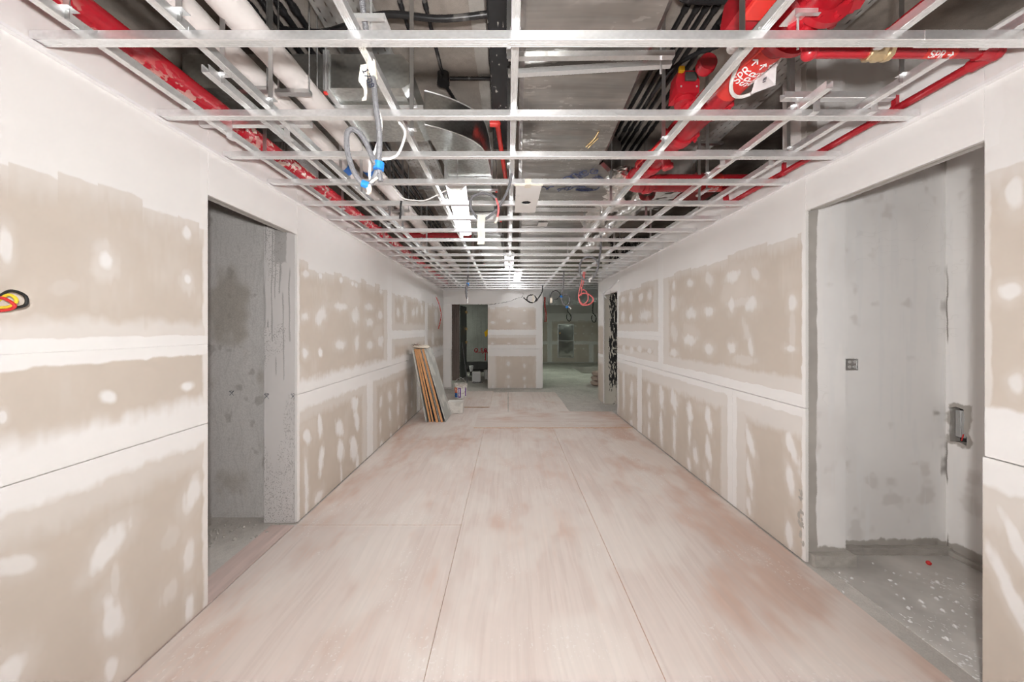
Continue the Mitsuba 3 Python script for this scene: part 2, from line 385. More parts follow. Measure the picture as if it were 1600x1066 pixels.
flat('batten_white', (0.85, 0.85, 0.85), 0.4)
flat('lens_white', (0.85, 0.85, 0.84))
flat('lamp_black', (0.03, 0.03, 0.03), 0.5)
flat('glass_dark', (0.05, 0.05, 0.045), 0.12)
flat('label_yellow', (0.85, 0.50, 0.03))
flat('purple_label', (0.16, 0.05, 0.28))
flat('orange_label', (0.80, 0.16, 0.06))
flat('blue_label', (0.06, 0.16, 0.45))
proc('bucket_plastic', lambda p, n, uv: mix((0.80, 0.79, 0.77), (0.52, 0.46, 0.40), 0.7 * smoothstep(0.56, 0.70, fbm(p.x * 22, p.y * 22, p.z * 22, 3) + 0.2 * smoothstep(0.27, 0.33, p.z))), 0.4)
proc('board_core_wood', lambda p, n, uv: mi.Color3f(0.66, 0.36, 0.175) * (0.75 + 0.4 * fbm(p.x * 40, p.z * 5, p.y * 20, 3)))
proc('board_facing_grey', lambda p, n, uv: mix((0.36, 0.365, 0.345), (0.50, 0.50, 0.47), smoothstep(0.42, 0.66, fbm(p.y * 5, p.z * 5, 1.0, 4))), 0.5)
flat('board_facing_dark', (0.11, 0.11, 0.115), 0.5)
proc('brown_panel', lambda p, n, uv: mi.Color3f(0.21, 0.155, 0.14) * (0.75 + 0.5 * fbm(p.x * 50, p.z * 2.0, 3.0, 3)), 0.5)
flat('dark_green_door', (0.075, 0.085, 0.08), 0.4)
proc('far_concrete', concrete_fn((0.36, 0.365, 0.345), (0.27, 0.27, 0.25), 1.4, 0.6, 12.0, 0.25))
flat('spray_red', (0.36, 0.03, 0.05))
flat('bag_brown', (0.42, 0.33, 0.28))
flat('stainless', (0.66, 0.65, 0.64), 0.16, 1.0)
flat('white_foam', (0.82, 0.82, 0.82))
flat('hinge_brass', (0.55, 0.38, 0.18), 0.35, 0.8)

# ------------------------------------------------------------------ lamps
def batten(cx, cy, rot, label, radiance, z=3.06, length=1.62, colour=(1, 1, 1), top=SLAB):
    k = thing('batten_lamp', label, 'lamp', None)
    M = lambda m: move(turn(m, rot), cx, cy, 0)
    h = length / 2
    pts = [(sx * w, sy * l, zz) for sx in (-1, 1) for sy in (-1, 1) for w, l, zz in ((0.055, h - 0.07, z), (0.088, h - 0.02, z + 0.03), (0.088, h - 0.02, z + 0.045))]
    lens = trimesh.convex.convex_hull(np.array(pts))
    scene[f'{k}__diffuser'] = mikit.ply(M(lens), 'lens_white', emitter={'type': 'area', 'radiance': {'type': 'rgb', 'value': [radiance * c for c in colour]}})
    part(k, 'housing', M(cbox(-0.092, 0.092, -h, h, z + 0.046, z + 0.085, 0.006)), 'batten_white')
    for s in (-1, 1):
        part(k, 'end_cap', M(trimesh.convex.convex_hull(np.array([(sx * w, s * l, zz) for sx in (-1, 1) for w, l, zz in ((0.05, h - 0.055, z + 0.002), (0.09, h - 0.012, z + 0.03), (0.09, h + 0.004, z + 0.046), (0.045, h - 0.02, z + 0.004))]))), 'batten_white')
        part(k, 'hanging_rod', rod((cx - math.sin(math.radians(rot)) * s * h * 0.7, cy + math.cos(math.radians(rot)) * s * h * 0.7, z + 0.08), (cx - math.sin(math.radians(rot)) * s * h * 0.7, cy + math.cos(math.radians(rot)) * s * h * 0.7, top), 0.004, 6), 'galvanised')
    return k

batten(-0.53, 3.91, 4.1, 'lit white batten lamp hung in the ceiling void left of the foil duct', BATTEN, top=3.498)
batten(0.02, 7.1, 0, 'added fill batten lamp deep in the ceiling void over the far half of the corridor', BATTEN * 0.8, z=3.12)  # added fill lamp for the far half, no fixture known here
batten(0.25, 9.2, 0, 'added fill batten lamp in the ceiling void close to the end wall', BATTEN * 0.4, z=3.16)  # added to lift the light at the corridor end
batten(0.2, -2.2, 0, 'added unseen fill batten lamp over the corridor behind the photographer', BATTEN * 0.3)  # out of view, added for a little bounce from behind
batten(1.15, 14.2, 0, 'greenish batten lamp in the far room behind the partition', FAR_BATTEN, colour=(0.86, 1.0, 0.84), z=2.70)
batten(-2.7, 12.9, 0, 'added unseen greenish batten lamp in the room behind the far doorway', FAR_BATTEN * 0.8, colour=(0.90, 1.0, 0.86), z=2.70)  # hidden lamp added to brighten the view through the doorway
batten(4.3, 12.2, 0, 'greenish batten lamp in the far room behind the right wall', FAR_BATTEN, colour=(0.86, 1.0, 0.84), z=2.70)

wl = thing('flash_stand_in', 'added square lamp on a stand in place of the camera flash', 'lamp')  # stand and panel are made up; the light itself is an on-camera flash
LX, LZ, LH = 0.06, 2.02, 0.065
panel_ = trimesh.Trimesh(np.array([(LX - LH, -0.10, LZ - LH), (LX + LH, -0.10, LZ - LH), (LX + LH, -0.10, LZ + LH), (LX - LH, -0.10, LZ + LH)]), np.array([[0, 2, 1], [0, 3, 2]]), process=False)
scene[f'{wl}__panel'] = mikit.ply(panel_, 'lens_white', emitter={'type': 'area', 'radiance': {'type': 'rgb', 'value': [FLOOD * c for c in FLOOD_COLOUR]}})
part(wl, 'housing', cbox(LX - 0.075, LX + 0.075, -0.15, -0.102, LZ - 0.075, LZ + 0.075, 0.006), 'lamp_black')
part(wl, 'pole', rod((0.06, -0.62, 0.45), (0.06, -0.62, 2.0), 0.014), 'lamp_black', 40)
part(wl, 'arm', tube([(0.06, -0.62, 1.98), (0.06, -0.42, 2.02), (0.06, -0.145, 2.02)], 0.012), 'lamp_black', 40)
for a in (90, 210, 330):
    part(wl, 'leg', rod((0.06, -0.62, 0.7), (0.06 + 0.55 * math.cos(math.radians(a + 180)), -0.75 + 0.42 * math.sin(math.radians(a + 180)), 0.02), 0.011), 'lamp_black', 40)

# ------------------------------------------------------------------ floor and soffit
PIT = (3.0, 4.9, 13.9, 16.5, -0.28)      # sunken patch of floor in the far room
struct('floor', cat(prism(Polygon([(-4.5, -4.6), (5.6, -4.6), (5.6, 18.7), (-4.5, 18.7)], [[(PIT[0], PIT[2]), (PIT[1], PIT[2]), (PIT[1], PIT[3]), (PIT[0], PIT[3])]]), -0.3, 0.0, 'z'), box(PIT[0] - 0.1, PIT[1] + 0.1, PIT[2] - 0.1, PIT[3] + 0.1, -0.4, PIT[4])), 'floor_concrete', 'bare grey concrete floor')
struct('ceiling', box(-4.5, 5.6, -4.6, 18.7, SLAB, SLAB + 0.2), 'slab_soffit', 'raw concrete soffit with stains, above the steel grid')
obj('recess_screed', cat(box(2.40, 3.52, -0.9, 2.78, 0.0, 0.006)), 'recess_floor', 'grey screed floor with white plaster splashes in the recess on the right', 'floor')

# ------------------------------------------------------------------ plasterboard walls
LEFT_FAR_UPPER = [(3.32, 2.33, 0.06, 0.035, 0, 0.8), (3.58, 2.35, 0.033, 0.033, 0, 1), (4.02, 2.37, 0.035, 0.037, 0, 1), (4.32, 2.37, 0.04, 0.036, 0, 1), (4.42, 2.36, 0.051, 0.033, 0, 0.9), (3.31, 1.92, 0.06, 0.041, 0, 0.8), (3.59, 1.94, 0.085, 0.09, 0.3, 0.8), (4.02, 2.06, 0.143, 0.042, 0, 0.8), (4.41, 1.97, 0.107, 0.092, 0, 0.8), (4.84, 2.11, 0.129, 0.05, 0, 0.8), (4.85, 1.89, 0.114, 0.057, 0, 0.8), (5.25, 2.01, 0.09, 0.066, 0, 0.8), (5.28, 2.37, 0.073, 0.033, 0, 0.8), (4.01, 1.62, 0.106, 0.05, 0, 0.8), (4.44, 1.62, 0.064, 0.093, 0, 0.8), (4.87, 1.57, 0.093, 0.051, 0, 0.8), (5.28, 1.61, 0.122, 0.088, 0, 0.8), (3.31, 1.57, 0.048, 0.048, -0.3, 0.95), (3.58, 1.55, 0.039, 0.045, -0.3, 1), (6.11, 2.09, 0.098, 0.076, 0, 0.8), (6.52, 2.14, 0.111, 0.272, 0, 0.8), (7.09, 2.14, 0.109, 0.089, 0, 0.8), (7.37, 2.18, 0.094, 0.092, 0, 0.8), (7.8, 2.24, 0.106, 0.098, 0, 0.8), (9.36, 2.13, 0.231, 0.234, 0, 0.8), (10.07, 2.32, 0.222, 0.294, 0, 0.8), (8.92, 1.59, 0.139, 0.186, 0, 0.8)]
LEFT_FAR_LOWER = [(3.34, 0.76, 0.06, 0.078, -0.35, 1), (3.57, 0.78, 0.044, 0.117, -0.1, 1), (3.59, 0.43, 0.051, 0.135, 0.15, 1), (3.99, 0.66, 0.086, 0.103, -0.3, 1), (4.01, 0.39, 0.071, 0.132, -0.25, 1), (4.39, 0.85, 0.085, 0.103, -0.25, 1), (4.44, 0.63, 0.072, 0.125, -0.2, 1), (4.36, 0.29, 0.094, 0.153, -0.25, 1), (4.03, 0.1, 0.024, 0.113, -0.05, 0.9), (4.46, 0.08, 0.039, 0.105, 0, 0.9), (3.33, 0.33, 0.032, 0.203, -0.04, 0.9), (3.33, 0.08, 0.027, 0.094, 0, 0.9), (3.55, 0.07, 0.078, 0.058, 0.3, 0.9), (5.29, 0.68, 0.055, 0.099, 0.1, 0.8), (5.69, 0.69, 0.079, 0.093, -0.2, 0.8), (6.11, 0.75, 0.073, 0.115, 0.1, 0.8), (6.59, 0.71, 0.085, 0.124, -0.2, 0.8), (5.69, 0.37, 0.063, 0.107, -0.2, 0.8), (6.11, 0.38, 0.054, 0.115, 0, 0.8), (6.59, 0.28, 0.063, 0.108, 0, 0.8), (5.26, 0.32, 0.04, 0.099, 0, 0.8), (5.73, 0.03, 0.048, 0.04, 0, 0.8), (6.15, 0.03, 0.046, 0.043, 0, 0.8), (6.59, 0.03, 0.053, 0.046, 0, 0.8), (5.3, 0.03, 0.055, 0.045, 0, 0.8), (6.98, 0.65, 0.059, 0.098, 0, 0.8), (6.96, 0.28, 0.059, 0.065, 0, 0.8), (9.03, 0.4, 0.16, 0.254, 0, 0.8)]
LEFT_NEAR = [(1.34, 2.13, 0.017, 0.057, 0, 0.8), (1.67, 2.13, 0.035, 0.043, 0, 1), (1.67, 2.12, 0.064, 0.095, 0, 0.4), (2.09, 2.38, 0.029, 0.037, 0, 0.9), (2.1, 2.1, 0.024, 0.027, 0, 1), (2.1, 2.08, 0.049, 0.067, 0, 0.4), (1.38, 2.44, 0.036, 0.025, 0, 0.3), (1.51, 1.98, 0.051, 0.032, 0.8, 0.2), (1.33, 1.46, 0.011, 0.02, 0, 0.8), (1.68, 1.47, 0.032, 0.03, -0.3, 1), (2.1, 1.45, 0.041, 0.027, -0.2, 1),
             (1.36, 0.87, 0.043, 0.053, -0.8, 0.7), (1.68, 0.74, 0.066, 0.074, 0.5, 0.9), (1.7, 0.37, 0.045, 0.117, -0.15, 0.9), (1.69, 0.13, 0.029, 0.066, 0, 0.8), (2.13, 0.79, 0.052, 0.094, 0.2, 0.85), (2.11, 0.42, 0.032, 0.104, 0, 0.7), (2.11, 0.09, 0.03, 0.083, 0, 0.9), (1.35, 0.46, 0.043, 0.053, 0, 0.8), (1.99, 0.6, 0.051, 0.059, 0, 0.25), (1.99, 0.29, 0.051, 0.059, 0.2, 0.35), (1.71, 0.55, 0.018, 0.101, 0, 0.4)]
RIGHT_FAR_UPPER = [(4.74, 2.39, 0.045, 0.072, 0, 0.8), (4.32, 2.37, 0.077, 0.05, 0, 0.8), (3.91, 2.36, 0.076, 0.09, 0.3, 0.6), (3.5, 2.33, 0.1, 0.067, 0, 0.8), (3.17, 2.3, 0.05, 0.061, 0.3, 0.6), (4.75, 2.14, 0.068, 0.109, 0, 0.8), (4.74, 1.76, 0.093, 0.127, 0.2, 0.5), (4.31, 1.99, 0.121, 0.066, 0, 0.8), (3.92, 2.0, 0.089, 0.052, 0, 0.8), (3.51, 2.04, 0.051, 0.067, 0, 0.8), (3.23, 2.03, 0.077, 0.074, 0, 0.8), (2.76, 2.01, 0.035, 0.063, 0, 0.8), (4.32, 1.66, 0.152, 0.066, 0, 0.8), (3.91, 1.58, 0.076, 0.06, 0, 0.8), (3.51, 1.61, 0.051, 0.054, 0, 0.8), (3.24, 1.63, 0.035, 0.087, 0.25, 0.7), (2.78, 1.64, 0.045, 0.027, 0, 0.8), (4.74, 1.47, 0.111, 0.054, 0, 0.8), (3.29, 1.77, 0.045, 0.126, 0.25, 0.4), (2.76, 1.77, 0.028, 0.19, 0, 0.35), (3.37, 2.06, 0.198, 0.045, 0, 0.4), (3.33, 1.5, 0.16, 0.051, 0, 0.35),
                   (6.83, 2.38, 0.154, 0.065, 0, 0.8), (6.39, 2.4, 0.102, 0.122, 0, 0.8), (5.91, 2.35, 0.087, 0.068, 0, 0.8), (5.55, 2.34, 0.077, 0.085, 0, 0.8), (6.83, 2.05, 0.116, 0.091, 0, 0.8), (6.39, 2.0, 0.068, 0.073, 0.0, 1), (5.71, 2.03, 0.237, 0.087, 0, 0.8), (6.79, 1.4, 0.092, 0.091, 0, 0.8), (6.36, 1.4, 0.1, 0.085, 0, 0.8), (5.97, 1.45, 0.118, 0.068, 0, 0.8), (5.55, 1.45, 0.077, 0.053, 0, 0.8)]
RIGHT_FAR_LOWER = [(7.16, 0.47, 0.062, 0.478, 0, 0.8), (6.79, 0.62, 0.067, 0.416, 0, 0.8), (6.35, 0.69, 0.088, 0.141, -0.1, 0.8), (6.37, 0.39, 0.059, 0.142, -0.1, 0.8), (6.35, 0.06, 0.078, 0.071, 0, 0.8), (5.57, 0.83, 0.068, 0.108, -0.15, 0.8), (5.56, 0.49, 0.052, 0.154, 0, 0.8), (5.57, 0.18, 0.045, 0.155, 0, 0.8), (5.12, 0.8, 0.082, 0.171, 0.15, 0.95), (5.13, 0.36, 0.051, 0.257, 0.06, 0.95), (4.73, 0.82, 0.086, 0.145, 0.2, 0.95), (4.72, 0.35, 0.043, 0.262, 0, 0.9), (4.32, 0.74, 0.063, 0.132, 0.12, 1), (4.33, 0.47, 0.036, 0.144, 0.05, 0.9), (4.19, 0.27, 0.047, 0.093, 0.2, 0.9), (4.34, 0.1, 0.037, 0.085, 0.1, 0.9), (3.91, 0.76, 0.063, 0.141, 0.2, 1), (3.92, 0.42, 0.052, 0.153, 0.13, 1), (3.93, 0.11, 0.049, 0.098, 0.1, 0.9), (3.25, 0.76, 0.046, 0.126, 0.35, 0.95), (3.25, 0.4, 0.036, 0.144, 0.15, 0.95), (3.26, 0.13, 0.031, 0.082, 0.1, 0.9), (2.76, 0.84, 0.046, 0.123, 0.4, 0.95), (2.78, 0.57, 0.037, 0.124, 0.15, 0.95), (2.79, 0.13, 0.038, 0.093, 0.1, 0.9), (2.73, 1.14, 0.045, 0.03, 0, 0.9)]
RIGHT_NEAR = [(1.55, 2.41, 0.027, 0.072, 0, 0.8), (1.56, 1.97, 0.035, 0.035, 0, 0.8), (1.54, 1.55, 0.023, 0.051, 0, 0.8), (1.56, 0.6, 0.027, 0.173, 0.4, 0.9), (1.55, 0.86, 0.027, 0.143, 0.4, 0.9)]
FAR = [(-0.0, 2.36, 0.049, 0.026, 0, 0.8), (0.48, 2.35, 0.049, 0.026, 0, 0.8), (-0.47, 1.99, 0.065, 0.039, 0, 0.8), (0.01, 2.04, 0.058, 0.039, 0, 0.8), (0.48, 1.96, 0.049, 0.032, 0, 0.8), (-0.46, 1.36, 0.045, 0.039, 0, 0.8), (0.02, 1.36, 0.045, 0.026, 0, 0.8), (0.48, 1.4, 0.045, 0.026, 0, 0.8), (0.01, 0.75, 0.049, 0.065, 0, 0.8), (0.49, 0.69, 0.039, 0.065, 0, 0.8), (0.01, 0.36, 0.052, 0.052, 0, 0.8), (0.49, 0.31, 0.039, 0.058, 0, 0.8), (-0.46, 0.05, 0.026, 0.081, 0, 0.8), (0.01, 0.06, 0.032, 0.065, 0, 0.8), (0.5, 0.06, 0.032, 0.065, 0, 0.8)]

proc('board_left_near', board_fn(LEFT_NEAR, [(-5, 3.3, 1.645, 1.755, 0.012, 1.0), (-5, 3.3, 1.74, 1.80, 0.07, 0.55), (-5, 3.3, 1.18, 1.30, 0.11, 0.97), (-5, 3.3, 1.10, 1.19, 0.07, 0.97), (-5, 3.3, 1.0, 1.1, 0.12, 0.35), (2.215, 3.3, 0, 3.5, 0.02, 0.75), (2.2, 3.3, 2.6, 3.5, 0.05, 1.0)], 1, 2.50, seed=1.0))
proc('board_left_far_upper', board_fn(LEFT_FAR_UPPER, [(3, 10.4, 1.18, 1.26, 0.11, 0.97), (5.58, 5.76, 0, 3.4, 0.05, 1), (5.45, 5.9, 0, 3.4, 0.10, 0.45), (5.65, 8.2, 1.635, 1.76, 0.03, 1), (5.65, 8.2, 1.55, 1.85, 0.10, 0.4), (8.1, 8.32, 0, 3.4, 0.08, 0.9), (8.3, 10.4, 1.6, 1.72, 0.1, 0.4), (3.1, 3.215, 0, 4, 0.01, 0.9)], 1, 2.45, seed=2.0))
proc('board_left_far_lower', board_fn(LEFT_FAR_LOWER, [(3, 10.4, 1.06, 1.2, 0.07, 0.97), (3, 10.4, 0.98, 1.2, 0.10, 0.4), (4.78, 4.95, 0, 1.2, 0.045, 1), (4.66, 5.08, 0.0, 1.2, 0.10, 0.45), (7.38, 7.58, 0, 1.2, 0.06, 0.9), (3.1, 3.215, 0, 4, 0.01, 0.9)], 1, seed=3.0))
proc('board_right_far_upper', board_fn(RIGHT_FAR_UPPER, [(2.6, 7.3, 1.18, 1.285, 0.012, 1.0), (2.6, 7.3, 1.2, 1.38, 0.06, 0.55), (5.06, 5.22, 0, 3.4, 0.02, 1), (4.92, 5.36, 0, 3.4, 0.09, 0.5), (5.2, 7.3, 1.63, 1.755, 0.015, 1), (5.2, 7.3, 1.5, 1.86, 0.07, 0.5), (7.0, 8.9, 2.5, 3.4, 0.04, 1), (2.6, 2.665, 0, 4, 0.008, 0.95), (7.12, 8.9, 1.9, 2.9, 0.06, 0.9)], 1, 2.56, seed=4.0, step=0.4, drop=0.05))
proc('board_right_far_lower', board_fn(RIGHT_FAR_LOWER, [(2.6, 9, 1.125, 1.2, 0.02, 1.0), (2.6, 9, 1.0, 1.2, 0.10, 0.6), (5.88, 6.06, 0, 1.2, 0.03, 1), (3.44, 3.57, 0, 1.2, 0.02, 1), (3.32, 3.66, 0.0, 1.2, 0.06, 0.5), (2.6, 2.665, 0, 4, 0.008, 0.95)], 1, seed=5.0))
proc('board_right_near', board_fn(RIGHT_NEAR, [(-5, 2, 1.18, 1.42, 0.03, 1.0), (-5, 2, 1.07, 1.19, 0.05, 1.0), (-5, 2, 0.9, 1.1, 0.14, 0.4), (1.63, 1.7, 1.2, 3.5, 0.008, 0.5), (1.6, 2.7, 2.66, 3.5, 0.05, 1)], 1, 2.56, seed=6.0))
proc('board_far', board_fn(FAR, [(-2, 1.1, 1.63, 1.76, 0.02, 1), (-2, 1.1, 1.0, 1.3, 0.04, 0.9), (-2, 1.1, 1.55, 1.64, 0.04, 0.5), (0.86, 1.1, 0, 3, 0.06, 1), (-2, -1.5, 0, 3, 0.02, 1), (-0.57, -0.42, 0, 1.2, 0.10, 0.5)], 0, 2.46, axis='x', seed=7.0, paper=(0.60, 0.53, 0.47)))
FF = [(2.2 + 0.45 * i, z, 0.05, 0.04, 0, 0.7) for i in range(7) for z in (0.75, 1.55, 1.95)]
proc('board_far_room', board_fn(FF, [(-2, 6, 1.0, 1.12, 0.05, 0.9), (2.1, 2.3, 0, 3, 0.05, 0.9), (4.3, 4.5, 0, 1.1, 0.04, 0.9)], 0, 2.25, axis='x', seed=8.0))
proc('board_plain', board_fn([], [(-5, 5, 1.1, 1.3, 0.06, 0.9), (-5, 5, 1.62, 1.76, 0.05, 0.9)], 0, 2.5, axis='x', seed=9.0))

# left wall: studs behind, boards in front
wlft = struct('wall_left', cat(box(-2.07, -1.972, -4.2, 2.222, 0, 3.3), box(-2.07, -1.972, 2.222, 3.19, 2.69, 3.3), box(-2.07, -1.972, 3.6, YF, 0, 3.3)), 'wall_core', 'plasterboard wall on the left with a doorless opening')
def left_board(y0, y1, z0, z1, m):
    part(wlft, 'board', cbox(-1.970, XL, y0, y1, z0, z1, 0.0018), m)
for y0, y1 in ((-4.2, -0.16), (-0.159, 2.24)):
    left_board(y0, y1, 0.014, SEAM - 0.002, 'board_left_near')
    left_board(y0, y1, SEAM + 0.002, 1.70, 'board_left_near')
    left_board(y0, y1, 1.7002, 3.3, 'board_left_near')
left_board(2.2402, 3.1898, 2.67, 3.3, 'board_left_near')
for y0, y1 in ((3.19, 4.86), (4.8605, 7.47), (7.4705, YF - 0.013)): left_board(y0, y1, 0.014, SEAM - 0.002, 'board_left_far_lower')
left_board(3.19, 5.67, SEAM + 0.002, 3.3, 'board_left_far_upper')
left_board(5.6702, 8.2, SEAM + 0.002, 1.69, 'board_left_far_upper')
left_board(5.6702, 8.2, 1.6902, 3.3, 'board_left_far_upper')
left_board(8.2002, YF - 0.013, SEAM + 0.002, 3.3, 'board_left_far_upper')

wr = struct('wall_right', cat(box(2.298, 2.40, -4.2, 1.645, 0, 3.2), box(2.298, 2.40, 1.645, 2.66, 2.72, 3.2), box(2.298, 2.40, 2.905, 7.19, 0, 3.2), box(2.298, 2.40, 7.19, 8.25, 2.61, 3.2), box(2.298, 2.38, 8.46, 8.70, 0, 3.2)), 'wall_core', 'plasterboard wall on the right with two openings')
def right_board(y0, y1, z0, z1, m):
    part(wr, 'board', cbox(XR, 2.296, y0, y1, z0, z1, 0.0018), m)
right_board(-4.2, 1.655, 0.014, SEAM - 0.002, 'board_right_near'); right_board(-4.2, 1.648, SEAM + 0.004, 3.21, 'board_right_near')
right_board(1.6482, 2.6398, 2.70, 3.21, 'board_right_near')
for y0, y1 in ((2.64, 3.50), (3.5005, 5.97), (5.9705, 7.2)): right_board(y0, y1, 0.016, SEAM - 0.002, 'board_right_far_lower')
right_board(2.64, 5.15, SEAM + 0.002, 3.21, 'board_right_far_upper')
right_board(5.1502, 7.2, SEAM + 0.002, 1.69, 'board_right_far_upper'); right_board(5.1502, 7.2, 1.6902, 3.21, 'board_right_far_upper')
right_board(7.2002, 8.2398, 2.59, 3.21, 'board_right_far_upper')
right_board(8.24, 8.72, 0.03, SEAM - 0.002, 'board_right_far_lower'); right_board(8.24, 8.72, SEAM + 0.002, 3.21, 'board_right_far_upper')

rs = np.random.RandomState(4)
spl = []
for _ in range(26):
    y, z, r = rs.uniform(2.655, 2.70), rs.uniform(0.10, 0.55), rs.uniform(0.004, 0.014)
    m = trimesh.creation.icosphere(1, 1.0); m.vertices = np.array(m.vertices) * [0.002, r, r * rs.uniform(0.9, 2.6)]; m.apply_translation([XR, y, z]); spl.append(m)
part(wr, 'mortar_splash', cat(*spl), 'mortar', kind='stuff', label='grey mortar splashes near the board edge')

wf = struct('wall_far', cat(box(-1.97, -1.70, YF + 0.027, YF + 0.11, 0.0, 3.02), box(-0.605, 1.02, YF + 0.027, YF + 0.11, 0.0, 3.02), box(-1.70, -0.605, YF + 0.027, YF + 0.11, 2.55, 3.02)), 'wall_core', 'plasterboard partition at the end of the corridor')
for x0, x1, z0, z1 in ((-1.944, -1.71, 0.05, 1.188), (-1.944, -1.686, 1.192, 2.53), (-0.613, 1.034, 0.03, 1.188), (-0.613, 1.034, 1.192, 1.69), (-0.613, 1.034, 1.6902, 2.53), (-1.944, 1.034, 2.5302, 3.02)):
    part(wf, 'board', cbox(x0, x1, YF, YF + 0.025, z0, z1, 0.002), 'board_far')

wfr = struct('wall_far_room', box(0.9, 5.4, 18.33, 18.5, 0, 4.0), 'wall_core', 'back wall of the room beyond the partition')
for x0, x1, z0, z1 in ((0.9, 2.2, 0.04, 1.05), (2.2005, 4.4, 0.04, 1.05), (4.4005, 5.4, 0.04, 1.05), (0.9, 2.2, 1.054, 2.62), (2.2005, 4.6, 1.054, 2.62), (4.6005, 5.4, 1.054, 2.62)):
    part(wfr, 'board', cbox(x0, x1, 18.30, 18.326, z0, z1, 0.002), 'board_far_room')
struct('wall_far_room_left', box(0.78, 0.9, YF + 0.11, 18.5, 0, 4.0), 'far_concrete', 'side wall of the room beyond the partition')
struct('wall_far_room_right', box(5.2, 5.4, 8.4, 18.5, 0, 4.0), 'far_concrete', 'right side wall of the room beyond the partition')
struct('wall_back', box(-4.5, 5.6, -4.4, -4.2, 0, 4.0), 'board_plain', 'wall behind the photographer')

# left recess behind the opening
struct('wall_left_recess', cat(box(-3.6, -2.266, 3.30, 3.5, 0, 4.0)), 'left_recess_concrete', 'raw grey concrete wall inside the left opening')
part('wall_left_recess', 'pier', cbox(-2.265, -1.973, 3.20, 3.598, 0, 4.0, 0.004), 'painted_pier', label='pale painted pier with grey drips')
struct('wall_left_outer', box(-3.75, -3.6, -4.2, 14.3, 0, 4.0), 'left_recess_concrete', 'outer concrete wall of the left recess')
struct('ceiling_beam', cat(box(-2.62, -2.32, -4.2, 3.29, 3.22, 4.0), box(-2.62, -2.32, 3.51, 10.3, 3.22, 4.0)), 'rough_concrete', 'rough concrete downstand beam above the left wall')

def pencil_x(x, y, z, r=0.022):
    return cat(tube([(x - r, y, z - r), (x + r, y, z + r)], 0.002, 4, smooth=False), tube([(x + r, y, z - r), (x - r, y, z + r)], 0.002, 4, smooth=False), tube([(x - r, y, z + r), (x + r, y, z + r)], 0.002, 4, smooth=False))
for x, y in ((-2.64, 3.2985), (-2.30, 3.2985), (-2.235, 3.1985), (-1.99, 3.1985)): part('wall_left_recess', 'pencil_mark', pencil_x(x, y, 1.185 if y > 3.25 else 1.175), 'ink', label='pencil cross')

# right recess
hole_poly = [(2.655, 0.90), (2.70, 0.915), (2.752, 0.905), (2.758, 1.00), (2.750, 1.09), (2.757, 1.17), (2.72, 1.188), (2.672, 1.175), (2.664, 1.10), (2.672, 1.02), (2.652, 0.96)]
side = Polygon([(-1.0, 0), (2.9, 0), (2.9, 4.0), (-1.0, 4.0)], [hole_poly])
struct('wall_right_recess', cat(prism(side, 3.52, 3.72, 'x'), box(2.605, 3.72, 2.78, 2.9, 0, 4.0), cbox(2.30, 2.605, 2.665, 2.9, 0, 4.0, 0.003), box(2.40, 3.72, -1.15, -1.0, 0, 4.0)), 'skimmed_wall', 'skimmed grey-white wall inside the right opening')
def kerb(x0, x1, y0, y1, h, sd):
    m = fine(box(x0, x1, y0, y1, 0.0, h), 0.05)
    return rough(m, 0.012, 14, sd, lambda v: (v[:, 2] > 0.02) * 1.0)
part('wall_right_recess', 'mortar_base', cat(kerb(2.31, 2.625, 2.60, 2.68, 0.085, 1), kerb(2.60, 3.54, 2.735, 2.80, 0.06, 2), kerb(3.485, 3.54, 1.0, 2.79, 0.05, 3)), 'mortar', 40, label='lumpy mortar fillet along the foot of the wall')
bb = thing('back_box', 'galvanised electrical box with conduit set in the broken hole of the right recess wall', 'electrical box')
part(bb, 'shell', cat(box(3.60, 3.70, 2.65, 2.76, 0.91, 1.18), box(3.535, 3.60, 2.655, 2.662, 0.93, 1.16)), 'lamp_black')
bbp = part(bb, 'plate', cbox(3.535, 3.56, 2.672, 2.735, 0.95, 1.165, 0.004), 'galvanised_dull')
part(bbp, 'rib', cbox(3.528, 3.54, 2.695, 2.712, 0.95, 1.165, 0.003), 'galvanised_dull')
part(bb, 'wire', tube([(3.53, 2.68, 0.98), (3.515, 2.675, 0.95), (3.53, 2.69, 0.93)], 0.004), 'cable_red', 40)
sb = thing('socket_box', 'small square galvanised socket box on the right recess wall', 'electrical box')
sbs = part(sb, 'shell', cat(box(2.714, 2.798, 2.770, 2.782, 1.472, 1.556), box(2.710, 2.718, 2.766, 2.782, 1.468, 1.56), box(2.794, 2.802, 2.766, 2.782, 1.468, 1.56), box(2.710, 2.802, 2.766, 2.782, 1.468, 1.476), box(2.710, 2.802, 2.766, 2.782, 1.552, 1.56)), 'galvanised_dull')
for x, z in ((2.736, 1.535), (2.776, 1.535), (2.736, 1.495), (2.776, 1.495)):
    part(sbs, 'knockout', turn(move(lathe([(0, 0), (0.013, 0), (0.013, 0.004), (0.009, 0.005), (0, 0.005)], 14), 0, 0, 0), 90, (1, 0, 0)).apply_translation([x, 2.771, z]), 'galvanised', 30)

# right far opening: plastered jamb with bitumen coat
struct('wall_right_far_recess', cat(box(2.30, 3.4, 8.26, 8.45, 0, 4.0), box(3.4, 3.55, 2.9, 8.45, 0, 4.0)), 'bitumen_wall', 'jamb with a scraped black bitumen coat in the far right opening')

